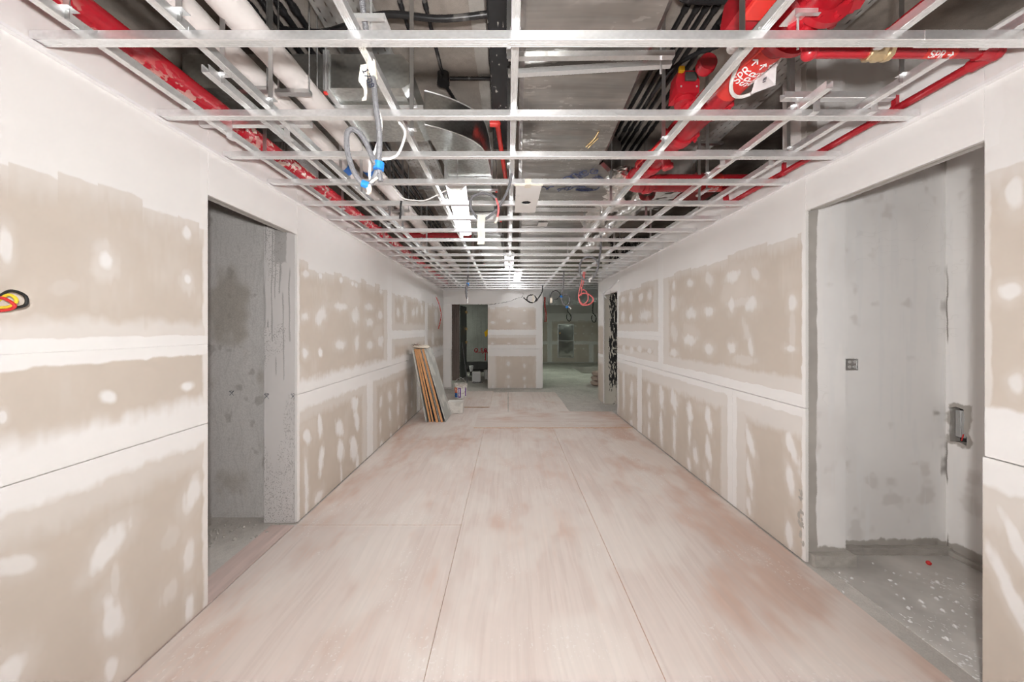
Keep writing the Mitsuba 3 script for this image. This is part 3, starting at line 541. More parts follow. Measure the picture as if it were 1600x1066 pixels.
# room behind the left door of the end wall
struct('wall_door_room', box(-3.6, 0.8, 14.1, 14.3, 0.46, 4.0), 'far_concrete', 'bare concrete wall behind the far doorway')
struct('wall_door_room_end', box(-3.6, 0.8, 15.6, 15.8, 0, 4.0), 'far_concrete', 'wall of the crawl space under the raised concrete wall')
def wall_text(s, h, x, y, z, bold=True):
    m = meshkit.text_mesh(s, h, 0.002, bold)
    m = turn(m, 90, (1, 0, 0)); return move(m, x, y, z)
part('wall_door_room', 'red_mark', wall_text('Q,10', 0.17, -1.40, 14.098, 0.84), 'spray_red', label='red spray-painted mark')
part('wall_door_room', 'red_arrow', cat(bar((-0.93, 14.098, 0.50), (-0.93, 14.098, 0.95), 0.03, 0.002), bar((-0.93, 14.098, 0.95), (-1.05, 14.098, 0.78), 0.03, 0.002), bar((-0.93, 14.098, 0.95), (-0.81, 14.098, 0.78), 0.03, 0.002)), 'spray_red', label='red spray-painted arrow')
part('wall_door_room', 'yellow_mark', prism([(-0.92, 1.45), (-0.80, 1.60), (-0.84, 1.78), (-0.98, 1.66)], 14.096, 14.099, 'y'), 'label_yellow', label='yellow mark')

# ceiling edge trims
def edge_angle(x, s, z):
    """Wall angle: leg on the wall, flat leg out into the room, small upturned lip."""
    return [(x + s * 0.0002, z + 0.03), (x + s * 0.0002, z), (x + s * 0.030, z), (x + s * 0.030, z + 0.015), (x + s * 0.0288, z + 0.015), (x + s * 0.0288, z + 0.0012), (x + s * 0.0014, z + 0.0012), (x + s * 0.0014, z + 0.03)]
struct('trim_1', prism(edge_angle(XL, 1, 2.951), -4.2, YF - 0.002, 'y'), 'trim_white', 'white ceiling edge angle on the left wall')
struct('trim_2', prism(edge_angle(XR, -1, 2.953), -4.2, 8.72, 'y'), 'trim_white', 'white ceiling edge angle on the right wall')
struct('trim_3', cbox(XL + 0.01, 1.03, YF - 0.006, YF - 0.0003, 2.935, 2.965, 0.0015), 'trim_white', 'white ceiling edge angle on the end wall')

# ------------------------------------------------------------------ plywood sheets on the floor
def sheet(x0, x1, y0, y1, z, m, label, t=0.012):
    obj('plywood_sheet', cbox(x0, x1, y0, y1, z, z + t, 0.0015), m, label, 'plywood sheet', 'plywood sheets protecting the floor')
sheet(-1.935, -0.4295, 0.72, 3.145, 0.001, 'plywood_lengthwise', 'nearest plywood sheet of the left row, beside the left opening')
sheet(-1.93, -0.4295, 3.149, 5.585, 0.001, 'plywood_lengthwise', 'second plywood sheet of the left row, along the patched left wall')
sheet(-1.93, -0.4295, 5.592, 7.84, 0.001, 'plywood_lengthwise', 'third plywood sheet of the left row, with the leaning boards on it')
sheet(-0.4275, 0.7985, 1.2, 6.60, 0.0005, 'plywood_lengthwise', 'long middle plywood strip between the left and the right row')
sheet(0.8005, 2.255, 1.30, 3.808, 0.003, 'plywood_lengthwise', 'nearest plywood sheet of the right row, before the right opening')
sheet(0.8005, 2.255, 3.812, 6.25, 0.001, 'plywood_lengthwise', 'second plywood sheet of the right row, along the patched right wall')
sheet(-0.62, 2.24, 6.215, 7.42, 0.014, 'plywood_crosswise', 'plywood sheet laid crosswise over the ends of the three rows')
sheet(-0.44, -0.01, 7.44, 9.72, 0.001, 'plywood_lengthwise', 'narrow plywood sheet before the end wall, left of a wider one')
sheet(-1.15, -0.42, 7.86, 9.85, 0.014, 'plywood_lengthwise', 'plywood sheet before the far doorway, lapped over its neighbour')
sheet(0.01, 1.33, 7.46, 9.76, 0.001, 'plywood_lengthwise', 'wide plywood sheet before the end wall on the right')
obj('threshold_board', cbox(-2.16, -1.95, 1.2, 3.15, 0.001, 0.013, 0.0015), 'plywood_pinkish', 'narrow pinkish board laid in the left opening', 'plywood sheet')
sheet(-1.935, 2.25, -1.9, 0.70, 0.0008, 'plywood_crosswise', 'plywood under the tripod, behind the other sheets')

# ------------------------------------------------------------------ steel ceiling grid
CH = [1.398, 1.903, 2.349, 2.783, 3.257, 3.695, 4.157, 4.610] + [5.075 + 0.462 * i for i in range(12)]
for i, y in enumerate(CH):
    x1 = XR - 0.004 if y < 8.7 else 5.15
    k = thing('ceiling_channel', f'galvanised steel ceiling channel running across the corridor, {ORD[i]} from the camera', 'ceiling channel', 'ceiling channels across the corridor')
    n_seg = 1
    part(k, 'rail', prism(u_profile(y + 0.0205, ZC, 0.041, 0.039), XL + 0.006, x1, 'x'), 'galvanised', 28)
    if i < 8:
        part(k, 'end_sleeve', prism(u_profile(y + 0.0205, ZC - 0.0016, 0.0442, 0.0406, ribs=True), x1 - 0.58 - 0.07 * (i % 3), x1 - 0.002, 'x'), 'galvanised')
for i in range(14):
    y = 10.62 + 0.5 * i
    k = thing('room_channel', f'ceiling channel over the room beyond the partition, {ORD[i]} past the partition', 'ceiling channel', 'ceiling channels over the far room')
    part(k, 'rail', prism(u_profile(y, ZC, 0.041, 0.039, ribs=False), 0.92, 5.18, 'x'), 'galvanised_dull')

ZR = ZC + 0.0395
CARRIERS = [(-1.75, 0.5, 10.2), (-1.43, 1.63, 9.8), (-1.32, 0.5, 9.8), (-0.63, 0.5, 10.2), (0.03, 0.5, 10.2), (1.04, 0.5, 10.2), (1.62, 1.74, 9.5), (1.96, 1.55, 9.9)]
CARRIERS2 = [(1.60, 0.5, 1.50), (2.06, 0.45, 1.50)]
SIDE = ['leftmost, beside the splashed red pipe', 'second from the left, a shorter one', 'third from the left, under the white lagged pipes', 'fourth from the left, past the hanging conduit coil', 'fifth from the left, along the foil duct\'s left edge',
        'sixth from the left, crossing under the thick red main', 'seventh from the left, with its end in view', 'rightmost long one, beside the thin red pipe']
HANG = [[1.35, 2.45, 3.6, 4.8, 6.2], [1.70, 2.9, 4.1, 5.6], [1.36, 1.885, 3.05, 4.25, 5.5], [1.2, 2.17, 3.35, 4.55, 6.0], [1.55, 2.62, 3.80, 5.0, 6.4], [1.5, 2.26, 3.42, 4.6, 5.9], [1.94, 2.77, 4.0, 5.2], [1.70, 2.385, 3.5, 4.7, 6.0]]
for i, (x, y0, y1) in enumerate(CARRIERS):
    k = thing('carrier_channel', 'lengthwise galvanised carrier channel, ' + SIDE[i], 'carrier channel', 'lengthwise carrier channels')
    part(k, 'rail', prism(u_profile(x, ZR, 0.036, 0.040), y0, y1, 'y'), 'galvanised', 28)
    for y in CH[:9]:
        if y0 + 0.05 < y < y1: [part(k, 'clip', bar((x + q, y + 0.02, ZR - 0.036), (x + q, y + 0.02, ZR + 0.02), 0.003, 0.026), 'galvanised') for q in (-0.021, 0.021)]
    for j, y in enumerate(HANG[i]):
        h = thing('hanger_strap', f'galvanised hanger strap on the {ORD[i]} carrier channel from the left, {ORD[j]} from the camera', 'hanger', 'hanger straps of the ceiling grid')
        s = 1 if x < 0 else -1
        xx = x + s * 0.024
        part(h, 'strap', cat(box(xx - 0.0125, xx + 0.0125, y - 0.001, y + 0.001, ZR + 0.002, SLAB), box(xx - s * 0.0125 - 0.001, xx - s * 0.0125 + 0.001, y, y + 0.022, ZR + 0.002, SLAB)), 'galvanised_dull')
        part(h, 'foot', cat(box(xx - 0.014, xx + 0.030, y - 0.02, y + 0.02, ZR + 0.040, ZR + 0.0415)), 'galvanised')
        part(h, 'bolt', move(lathe([(0, 0), (0.006, 0), (0.006, 0.006), (0.003, 0.012), (0, 0.012)], 8), xx + 0.018, y, ZR + 0.04), 'galvanised')
for i, (x, y0, y1) in enumerate(CARRIERS2):
    k = thing('carrier_stub', f'short lengthwise steel channel by the top right corner, {["inner", "outer"][i]} one', 'carrier channel')
    part(k, 'rail', prism(u_profile(x, ZR, 0.036, 0.040), y0, y1, 'y'), 'galvanised', 28)
for name, (xa, xb, y, z), lab in (('bracing_channel', (-1.90, -1.22, 2.14, ZR + 0.042), 'short steel channel lying across the carriers above the splashed red pipe'), ('bracing_channel', (1.50, 2.10, 1.89, ZR + 0.042), 'short steel channel lying across the carriers near the top right corner'), ('bracing_channel', (1.35, 2.02, 2.50, ZR + 0.042), 'short steel channel lying across the carriers beside the red flow switch')):
    k = thing(name, lab, 'steel channel')
    part(k, 'rail', prism(u_profile(y, z, 0.036, 0.036, ribs=False), xa, xb, 'x'), 'galvanised')
    for q in (0.28, 0.8):
        xx = xa + (xb - xa) * q
        part(k, 'angle_clip', cat(box(xx - 0.018, xx + 0.018, y - 0.022, y - 0.02, z - 0.075, z + 0.03), box(xx - 0.018, xx + 0.018, y - 0.022, y + 0.02, z - 0.077, z - 0.075)), 'galvanised')
for x0, x1, y, lab in ((-0.70, -0.545, 1.57, 'bent galvanised bracket between the first channel and the perforated tray'), (1.245, 1.345, 1.545, 'bent galvanised bracket over the first channel at the red valve')):
    k = thing('support_bracket', lab, 'bracket')
    part(k, 'plate', cat(box(x0, x1, y - 0.045, y + 0.045, 3.19, 3.1925), box(x0, x1, y - 0.047, y - 0.045, 3.16, 3.1925), box(x0, x1, y - 0.062, y - 0.045, 3.158, 3.16)), 'galvanised')
    part(k, 'rod', rod(((x0 + x1) / 2, y, 3.05), ((x0 + x1) / 2, y, SLAB), 0.005), 'galvanised')

# ------------------------------------------------------------------ pipes, left side
def pipe(name, a, b, r, m, label, cat_='pipe', group=None, sides=28, brackets=(), bm='galvanised_dull'):
    k = thing(name, label, cat_, group)
    part(k, 'run', tube([a, b], r, sides, smooth=False), m, 40)
    a, b = np.array(a, float), np.array(b, float)
    for t in brackets:
        c = a + (b - a) * t
        ang = np.linspace(0, 2 * math.pi, 25)[:-1]
        d = (b - a) / np.linalg.norm(b - a)
        e = np.array([0, 0, 1.0]); f = np.cross(d, e); f /= np.linalg.norm(f)
        part(k, 'clamp', tube([c + (r + 0.002) * (math.cos(q) * f + math.sin(q) * e) for q in ang], 0.004, 5, closed=True, smooth=False), bm, 40)
        part(k, 'clamp_rod', rod(c + e * r, (c[0], c[1], SLAB), 0.005, 6), bm)
    return k
k = pipe('sprinkler_pipe', (-1.83, -1.5, 3.16), (-1.83, 10.2, 3.16), 0.070, 'red_pipe_splashed', 'thick red sprinkler pipe splashed with dried plaster along the left wall', brackets=(0.33, 0.55))
for y in (2.36, 4.9):
    part(k, 'coupling', turn(lathe([(0.07, -0.045), (0.082, -0.045), (0.084, -0.02), (0.078, 0.0), (0.084, 0.02), (0.082, 0.045), (0.07, 0.045)], 28), -90, (1, 0, 0)).apply_translation([-1.83, y, 3.16]), 'red_pipe_splashed', 40)
def lagged(x, z, r, label):
    k = thing('lagged_pipe', label, 'pipe', 'white lagged pipes in the left ceiling void')
    ys = np.arange(-1.0, 9.6, 0.05)
    pts = [(x + 0.004 * math.sin(3 * y), y, z + 0.004 * math.sin(2.3 * y + 1)) for y in ys]
    part(k, 'lagging', tube(pts, lambda s: r * (1 + 0.028 * math.sin(s * 11) * math.sin(s * 4.3 + x) + 0.012 * math.sin(s * 37)), 26, smooth=False), 'pipe_lagging', True)
    for y, m in ((3.42, 'blue_label'),):
        part(k, 'label_band', turn(lathe([(r * 1.045, -0.06), (r * 1.05, -0.06), (r * 1.05, 0.06), (r * 1.045, 0.06)], 26), -90, (1, 0, 0)).apply_translation([x + 0.004 * math.sin(3 * y), y, z]), m, 40)
    for y in (2.2, 4.4, 6.6): part(k, 'saddle', cat(box(x - r - 0.03, x + r + 0.03, y - 0.02, y + 0.02, z - r - 0.03, z - r - 0.006), rod((x - r - 0.02, y, z - r - 0.03), (x - r - 0.02, y, SLAB), 0.005, 6), rod((x + r + 0.02, y, z - r - 0.03), (x + r + 0.02, y, SLAB), 0.005, 6)), 'galvanised_dull')
lagged(-1.625, 3.41, 0.070, 'white lagged pipe in the ceiling void, left one of the pair')
lagged(-1.365, 3.40, 0.078, 'white lagged pipe in the ceiling void, right one of the pair')

# perforated cable trays
def slots(width):
    outer = sbox(-width / 2, 0, width / 2, 1.0)
    holes = []
    for r in range(6):
        x = -width / 2 + width * (r + 0.5) / 6
        for c in range(14):
            y = (c + 0.05 + 0.46 * (r % 2)) / 14
            holes.append([(x - 0.005, y - 0.0), (x + 0.005, y - 0.0), (x + 0.005, y + 0.034), (x - 0.005, y + 0.034)])
    return Polygon(outer.exterior.coords, holes)
def tray(x, z, width, y0, y1, label):
    k = thing('cable_tray', label, 'cable tray')
    seg = prism(slots(width), 0, 0.0018, 'z')
    part(k, 'perforated_base', cat(*[move(seg, x, y, z) for y in np.arange(y0, y1 - 0.01, 1.0)]), 'tray_steel')
    for s in (-1, 1): part(k, 'side_rail', box(x + s * width / 2 - 0.001, x + s * width / 2 + 0.001, y0, y1, z, z + 0.05), 'tray_steel')
    for y in np.arange(y0 + 0.9, y1, 1.3):
        part(k, 'bearer', cat(box(x - width / 2 - 0.05, x + width / 2 + 0.05, y - 0.02, y + 0.02, z - 0.025, z - 0.001)), 'galvanised_dull')
        for s in (-1, 1): part(k, 'hanging_rod', rod((x + s * (width / 2 + 0.03), y, z - 0.03), (x + s * (width / 2 + 0.03), y, SLAB), 0.005, 6), 'galvanised_dull')
tray(-1.06, 3.85, 0.37, 0.2, 9.2, 'perforated steel cable tray in the left ceiling void above the grey duct')
tray(2.07, 3.80, 0.35, 0.2, 6.2, 'perforated steel cable tray right of the thick red main')

# black conduits on the soffit
def conduit(pts, r, label, group=None, name='black_conduit'):
    k = thing(name, label, 'conduit', group)
    part(k, 'run', tube(pts, r, 10, smooth=False), 'black_conduit', 40)
    for a, b in zip(pts[:-1], pts[1:]):
        a, b = np.array(a), np.array(b)
        L = np.linalg.norm(b - a)
        for s in np.arange(0.5, L, 1.4):
            c = a + (b - a) * s / L; d = (b - a) / L * 0.025
            part(k, 'coupling', rod(c - d, c + d, r * 1.3, 10), 'black_rubber', 40)
    return k
for i, x in enumerate((-1.42, -1.51, -1.60, -1.70, -1.80)):
    conduit([(x, 0.4, 3.93), (x, 2.35 + 0.03 * i, 3.93), (x + 0.02, 9.0, 3.93)], 0.020, f'black conduit on the soffit left of the perforated tray, {ORD[i]} from the tray', 'black conduits left of the tray')
for i, x in enumerate((1.19, 1.265, 1.325, 1.39, 1.475, 1.55)):
    conduit([(x, 0.4, 3.94), (x - 0.02, 6.5, 3.94)], 0.018, f'black conduit on the soffit right of the foil duct, {ORD[i]} from the duct', 'black conduits right of the foil duct')
conduit([(-0.70, 0.4, 3.955), (-0.715, 2.62, 3.955)], 0.014, 'thin black conduit on the soffit ending above the curved duct, left one of two', 'pair of thin black conduits')
kk = conduit([(-0.535, 0.4, 3.955), (-0.555, 2.93, 3.955)], 0.014, 'thin black conduit on the soffit running to a round junction box, right one of two', 'pair of thin black conduits')
k = thing('junction_box', 'round black junction box on the soffit where a conduit turns right', 'junction box')
part(k, 'body', move(lathe([(0, -0.075), (0.045, -0.075), (0.05, -0.06), (0.05, 0.0), (0, 0.0)], 20), -0.555, 2.96, 3.985), 'black_conduit', 40)
part(k, 'lid', move(lathe([(0, -0.086), (0.054, -0.086), (0.054, -0.076), (0, -0.076)], 20), -0.555, 2.96, 3.985), 'black_rubber', 40)
conduit([(-0.50, 2.96, 3.945), (0.05, 2.96, 3.945)], 0.015, 'black conduit running from the junction box to the foil duct')
conduit([(-0.56, 3.0, 3.94), (-0.44, 3.4, 3.92), (-0.30, 4.6, 3.92)], 0.015, 'black conduit running away behind the junction box')
k = thing('sagging_cable', 'thick black cable bundle sagging across under the soffit', 'cable')
part(k, 'bundle', tube([(-1.60, 2.42, 3.90), (-1.2, 2.28, 3.76), (-0.8, 2.2, 3.80), (-0.4, 2.2, 3.775), (0.05, 2.2, 3.83)], 0.020, 10), 'black_conduit', 40)
k = thing('bent_conduit', 'black conduit bent across the row of straight conduits beside the foil duct', 'conduit')
part(k, 'run', tube([(1.03, 2.1, 3.86), (1.10, 2.12, 3.82), (1.35, 2.12, 3.82), (1.50, 2.05, 3.82), (1.58, 1.85, 3.84), (1.60, 1.2, 3.86)], 0.02, 10), 'black_conduit', 40)
k = thing('black_hose', 'black hose looped beside the red flow switch', 'hose')
part(k, 'hose', tube([(1.08, 2.62, 3.55), (1.05, 2.45, 3.50), (1.12, 2.32, 3.56), (1.25, 2.28, 3.62), (1.42, 2.3, 3.70), (1.45, 2.4, 3.9)], 0.014, 9), 'black_rubber', 40)

# galvanised ducts
k = thing('box_duct', 'wide galvanised steel duct crossing over the white lagged pipes', 'duct')
bd = prism([(-2.3, 3.50), (-0.75, 3.50), (-0.70, 3.53), (-0.70, 3.68), (-0.76, 3.74), (-2.3, 3.74)], 2.44, 3.14, 'y')
part(k, 'casing', bd, 'duct_steel')
part(k, 'flange', cat(box(-1.30, -1.26, 2.425, 2.44, 3.48, 3.76), box(-1.30, -1.26, 2.425, 3.14, 3.48, 3.499)), 'galvanised')
part(k, 'trapeze', cat(box(-1.36, -0.64, 2.60, 2.64, 3.46, 3.485), rod((-1.34, 2.425, 3.45), (-1.34, 2.425, SLAB), 0.005), rod((-1.28, 2.425, 3.45), (-1.28, 2.425, SLAB), 0.005)), 'galvanised')
for x in (-1.34, -1.28): part(k, 'red_nut', cbox(x - 0.012, x + 0.012, 2.413, 2.437, 3.445, 3.462, 0.003), 'red_bright', label='red cap')
k = thing('elbow_duct', 'curved galvanised duct elbow turning from the left into the depth of the corridor', 'duct')
arc = [(-0.698, 2.875), (-0.66, 2.885), (-0.495, 2.97), (-0.318, 3.12), (-0.23, 3.29), (-0.20, 3.55), (-0.19, 3.85)]
arc = spline([(x, y, 0) for x, y in arc], 6)[:, :2]
inner = [(-0.66, 3.85), (-0.665, 3.5), (-0.68, 3.32), (-0.698, 3.15)]
part(k, 'casing', prism([tuple(p) for p in arc] + inner, 3.50, 3.78, 'z'), 'duct_steel', 25)
seam = cat(tube([(x, y, 3.499) for x, y in arc], 0.006, 6, smooth=False), tube([(x, y, 3.781) for x, y in arc], 0.006, 6, smooth=False))
part(k, 'seam', seam, 'galvanised', 40)
def flange(x0, x1, y, z0, z1):
    return cat(box(x0 - 0.025, x1 + 0.025, y - 0.012, y + 0.012, z0 - 0.025, z0), box(x0 - 0.025, x1 + 0.025, y - 0.012, y + 0.012, z1, z1 + 0.025), box(x0 - 0.025, x0, y - 0.012, y + 0.012, z0, z1), box(x1, x1 + 0.025, y - 0.012, y + 0.012, z0, z1))
for i in range(5):
    y0 = 3.86 + 1.15 * i; xo = 0.03 * i
    k = thing('duct_section', f'straight galvanised duct section after the elbow, {ORD[i]} in line', 'duct', 'duct sections after the elbow')
    part(k, 'casing', box(-0.66 + xo, -0.20 + xo, y0, y0 + 1.13, 3.50, 3.78), 'duct_steel')
    part(k, 'flange', flange(-0.66 + xo, -0.20 + xo, y0 + 0.012, 3.50, 3.78), 'galvanised')
    part(k, 'cross_break', cat(tube([(-0.65 + xo, y0 + 0.56, 3.4985), (-0.21 + xo, y0 + 0.56, 3.4985)], 0.003, 4, smooth=False)), 'galvanised')
    part(k, 'trapeze', cat(box(-0.74 + xo, -0.12 + xo, y0 + 0.27, y0 + 0.31, 3.45, 3.475), rod((-0.72 + xo, y0 + 0.29, 3.44), (-0.72 + xo, y0 + 0.29, SLAB), 0.005), rod((-0.14 + xo, y0 + 0.29, 3.44), (-0.14 + xo, y0 + 0.29, SLAB), 0.005)), 'galvanised')
    for x in (-0.72, -0.14): part(k, 'red_nut', cbox(x + xo - 0.012, x + xo + 0.012, y0 + 0.278, y0 + 0.302, 3.435, 3.452, 0.003), 'red_bright', label='red cap')

obj('black_duct', turn(cbox(-0.13, 0.03, 0.4, 3.82, 3.78, 3.968, 0.01), 1.0, (0, 0, 1), (0, 2, 0)), 'black_coating', 'black coated casing along the soffit between the bare concrete and the foil duct', 'duct')
obj('joint_strip', rough(fine(box(-0.26, -0.16, 0.4, 6.0, 3.975, 4.0), 0.07), 0.012, 9, 3), 'mortar', 'ragged mortar strip on the soffit beside the black casing', 'mortar strip', smooth=40)

# foil-wrapped main duct
def crumple(m, amp, seed, fx=2.0, fy=16.0):
    v = np.array(m.vertices)
    d = meshkit.fbm(v * [fx, fy, 9.0], 3, seed) - 0.5
    e = meshkit.fbm(v * [17, 17, 17], 3, seed + 5) - 0.5
    w = np.zeros_like(v); w[:, 2] = d * amp + e * amp * 0.5; w[:, 0] = e * amp * 0.7
    return trimesh.Trimesh(v + w, m.faces, process=False)
k = thing('foil_duct', 'wide duct wrapped in dull silver foil above the middle of the corridor', 'duct')
def duct_hull(rows):
    """rows: (y, x left, x right, z bottom, z top)"""
    v, f = [], []
    for y, a, b, z0, z1 in rows: v += [(a, y, z0 + 0.03), (a + 0.03, y, z0), (b - 0.03, y, z0), (b, y, z0 + 0.03), (b, y, z1), (a, y, z1)]
    for i in range(len(rows) - 1):
        for j in range(6):
            p, q, r, s = i * 6 + j, i * 6 + (j + 1) % 6, (i + 1) * 6 + (j + 1) % 6, (i + 1) * 6 + j
            f += [[p, r, q], [p, s, r]]
    return trimesh.Trimesh(np.array(v, float), np.array(f), process=False)
d1 = duct_hull([(-0.5, 0.03, 0.76, 3.35, 3.75), (1.63, 0.057, 0.79, 3.35, 3.75), (2.8, 0.085, 0.865, 3.35, 3.75), (3.28, 0.10, 0.885, 3.35, 3.75)])
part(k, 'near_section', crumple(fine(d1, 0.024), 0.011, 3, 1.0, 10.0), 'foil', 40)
d2 = duct_hull([(3.27, 0.10, 0.90, 3.35, 3.75), (3.62, 0.11, 1.18, 3.345, 3.75), (5.2, 0.17, 1.33, 3.35, 3.75), (10.0, 0.30, 1.35, 3.35, 3.75)])
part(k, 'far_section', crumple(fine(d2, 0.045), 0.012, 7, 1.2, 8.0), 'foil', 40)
def bulge(x, y, z, r, sd):
    m = trimesh.creation.icosphere(3, 1.0); v = np.array(m.vertices)
    v = v * np.array(r) * (1 + 0.7 * (meshkit.fbm(v * 3.1 + sd, 3, sd)[:, None] - 0.5) + 0.35 * (meshkit.fbm(v * 9 + sd, 2, sd)[:, None] - 0.5))
    return trimesh.Trimesh(v + [x, y, z], m.faces, process=False)
part(k, 'loose_foil', cat(*[bulge(1.17 + 0.05 * (i % 3), 3.62 + 0.33 * i, 3.36 + 0.05 * (i % 2), (0.17, 0.20, 0.09), i) for i in range(6)]), 'foil_crinkled', label='crumpled bright foil along the edge')
part(k, 'label', box(0.44, 0.58, 5.0, 5.19, 3.338, 3.340), 'label_white', label='white sticker')
STROKES = [[(0.556, 3.566), (0.604, 3.498), (0.69, 3.566)], [(0.61, 3.504), (0.627, 3.487)], [(0.63, 3.482), (0.699, 3.56)], [(0.628, 3.471), (0.668, 3.428), (0.761, 3.526)], [(0.662, 3.444), (0.746, 3.549)], [(0.707, 3.407), (0.736, 3.366), (0.766, 3.376), (0.771, 3.418), (0.736, 3.455), (0.709, 3.439), (0.707, 3.407)], [(0.72, 3.423), (0.735, 3.407), (0.736, 3.433)], [(0.763, 3.493), (0.795, 3.46), (0.794, 3.418)],
           [(0.826, 3.315), (0.808, 3.355), (0.804, 3.397), (0.829, 3.423), (0.872, 3.423), (0.88, 3.397)], [(0.844, 3.386), (0.853, 3.35), (0.876, 3.366), (0.864, 3.391)], [(0.862, 3.521), (0.91, 3.554)], [(0.878, 3.487), (0.942, 3.543)], [(0.898, 3.471), (0.97, 3.537)], [(0.371, 3.746), (0.404, 3.766), (0.442, 3.817)], [(0.421, 3.824), (0.451, 3.759), (0.495, 3.74)], [(0.544, 3.831), (0.572, 3.804), (0.584, 3.844), (0.56, 3.864)],
           [(0.588, 3.804), (0.613, 3.791), (0.624, 3.831)], [(0.627, 3.817), (0.635, 3.766), (0.663, 3.778), (0.659, 3.817)], [(0.671, 3.791), (0.677, 3.74)], [(0.648, 3.844), (0.686, 3.817), (0.722, 3.759), (0.834, 3.746)], [(0.747, 3.831), (0.796, 3.785), (0.881, 3.791), (0.938, 3.831), (0.887, 3.864), (0.8, 3.857), (0.747, 3.831)], [(0.76, 3.825), (0.93, 3.83)], [(0.78, 3.842), (0.90, 3.845)], [(0.915, 3.844), (0.974, 3.824), (0.992, 3.753)]]
part(k, 'print', cat(*[tube([(x, y, 3.3405) for x, y in q], 0.0042, 5) for q in STROKES]), 'ink_blue', label='faded dark blue printed logo')
part(k, 'yellow_scratch', cat(tube([(0.66, 2.93, 3.343), (0.70, 2.82, 3.345), (0.71, 2.70, 3.343)], 0.006, 5), tube([(0.68, 2.95, 3.343), (0.73, 2.80, 3.345)], 0.005, 5)), 'hinge_brass', label='yellow sealant smear')
k = thing('duct_trapeze', 'pair of bright steel struts on threaded rods under the foil duct', 'bracket')
for a, b in (((0.0, 2.06, 3.322), (0.935, 1.985, 3.322)), ((0.0, 1.93, 3.322), (0.92, 1.92, 3.322))):
    part(k, 'strut', bar(a, b, 0.03, 0.034, 0), 'galvanised')
for x in (0.02, 0.87): part(k, 'threaded_rod', rod((x, 1.97, 3.255), (x, 1.97, SLAB), 0.006), 'galvanised')
for i, y in enumerate((4.4, 5.8)):
    k = thing('duct_strut', f'steel strut under the far foil duct, {ORD[i]} from the camera', 'bracket')
    part(k, 'strut', box(0.05, 1.42, y - 0.02, y + 0.02, 3.30, 3.332), 'galvanised')
    for x in (0.07, 1.40): part(k, 'threaded_rod', rod((x, y, 3.28), (x, y, SLAB), 0.006), 'galvanised')

# ------------------------------------------------------------------ red sprinkler main, right side
def wrap_text(text, h, c, axis, r, along, ang, spin=0, up=(0, 0, 1)):
    """Lettering bent round a pipe of radius r: c a point on its axis, ang measured from straight down towards the pipe's right."""
    m = meshkit.text_mesh(text, h, 0.0008, True)
    v = np.array(m.vertices); v[:, 0] -= (v[:, 0].max() + v[:, 0].min()) / 2; v[:, 1] -= h / 2
    if spin: v[:, :2] = -v[:, :2]
    m = fine(trimesh.Trimesh(v, m.faces), h * 0.5); v = np.array(m.vertices)
    axis = np.array(axis, float) / np.linalg.norm(axis); up = np.array(up, float)
    e = np.cross(axis, up); e /= np.linalg.norm(e)
    th = math.radians(ang) + v[:, 1] / r
    rad = r + 0.0012 + v[:, 2]
    p = np.array(c, float) + axis * (along + v[:, 0])[:, None] + (-np.cos(th)[:, None] * up + np.sin(th)[:, None] * e) * rad[:, None]
    return trimesh.Trimesh(p, m.faces, process=False)

def along_pipe(m, a, b, s):
    """Moves a mesh built round z to the distance s along the line from a to b."""
    a, b = np.array(a, float), np.array(b, float); d = (b - a) / np.linalg.norm(b - a)
    m = m.copy(); m.apply_transform(trimesh.geometry.align_vectors([0, 0, 1], d)); m.apply_translation(a + d * s); return m

MA, MB, MR = (1.52, 0.05, 3.30), (1.270, 3.40, 3.30), 0.084
mdir = (np.array(MB) - np.array(MA)) / np.linalg.norm(np.array(MB) - np.array(MA))
at_y = lambda y: (y - MA[1]) / mdir[1]
M0 = thing('sprinkler_main', 'thick glossy red sprinkler main with couplings in the right ceiling void', 'pipe')
elbow = [tuple(np.array(MA) - mdir * 0.6), MA, tuple(np.array(MA) + mdir * 3.2)]
part(M0, 'run', tube([np.array(MA) - mdir * 0.6, MB], MR, 36, smooth=False), 'red_paint', 40)
def coupling(r, w=0.045):
    return lathe([(r * 0.98, -w), (r + 0.014, -w), (r + 0.020, -w * 0.6), (r + 0.020, -w * 0.15), (r + 0.015, 0), (r + 0.020, w * 0.15), (r + 0.020, w * 0.6), (r + 0.014, w), (r * 0.98, w)], 36)
def coupling_at(y):
    ck = part(M0, 'coupling', along_pipe(coupling(MR), MA, MB, at_y(y)), 'red_cast', 35)
    p = np.array(MA) + mdir * at_y(y)
    for s in (-1, 1):
        q = p + np.array([s * (MR + 0.028), 0, -0.01])
        part(ck, 'lug', cat(cbox(q[0] - 0.024, q[0] + 0.024, q[1] - 0.035, q[1] + 0.035, q[2] - 0.026, q[2] + 0.026, 0.008)), 'red_cast')
        part(ck, 'bolt', cat(rod(q + [0, 0, -0.055], q + [0, 0, 0.05], 0.008, 8), move(lathe([(0, 0), (0.016, 0), (0.016, 0.014), (0, 0.014)], 6), q[0], q[1], q[2] - 0.042)), 'red_cast')
for y in (2.30, 2.66, 3.12): coupling_at(y)
for y in (1.55, 1.72):
    ring = lathe([(MR * 0.98, -0.014), (0.142, -0.014), (0.142, 0.014), (MR * 0.98, 0.014)], 36)
    fk = part(M0, 'flange', along_pipe(ring, MA, MB, at_y(y)), 'red_cast', 35)
    for q in range(8):
        a = q * math.pi / 4 + 0.3
        hexn = move(lathe([(0, -0.03), (0.015, -0.03), (0.015, 0.03), (0, 0.03)], 6), 0.115 * math.cos(a), 0.115 * math.sin(a), 0)
        part(fk, 'bolt', along_pipe(hexn, MA, MB, at_y(y)), 'red_cast')
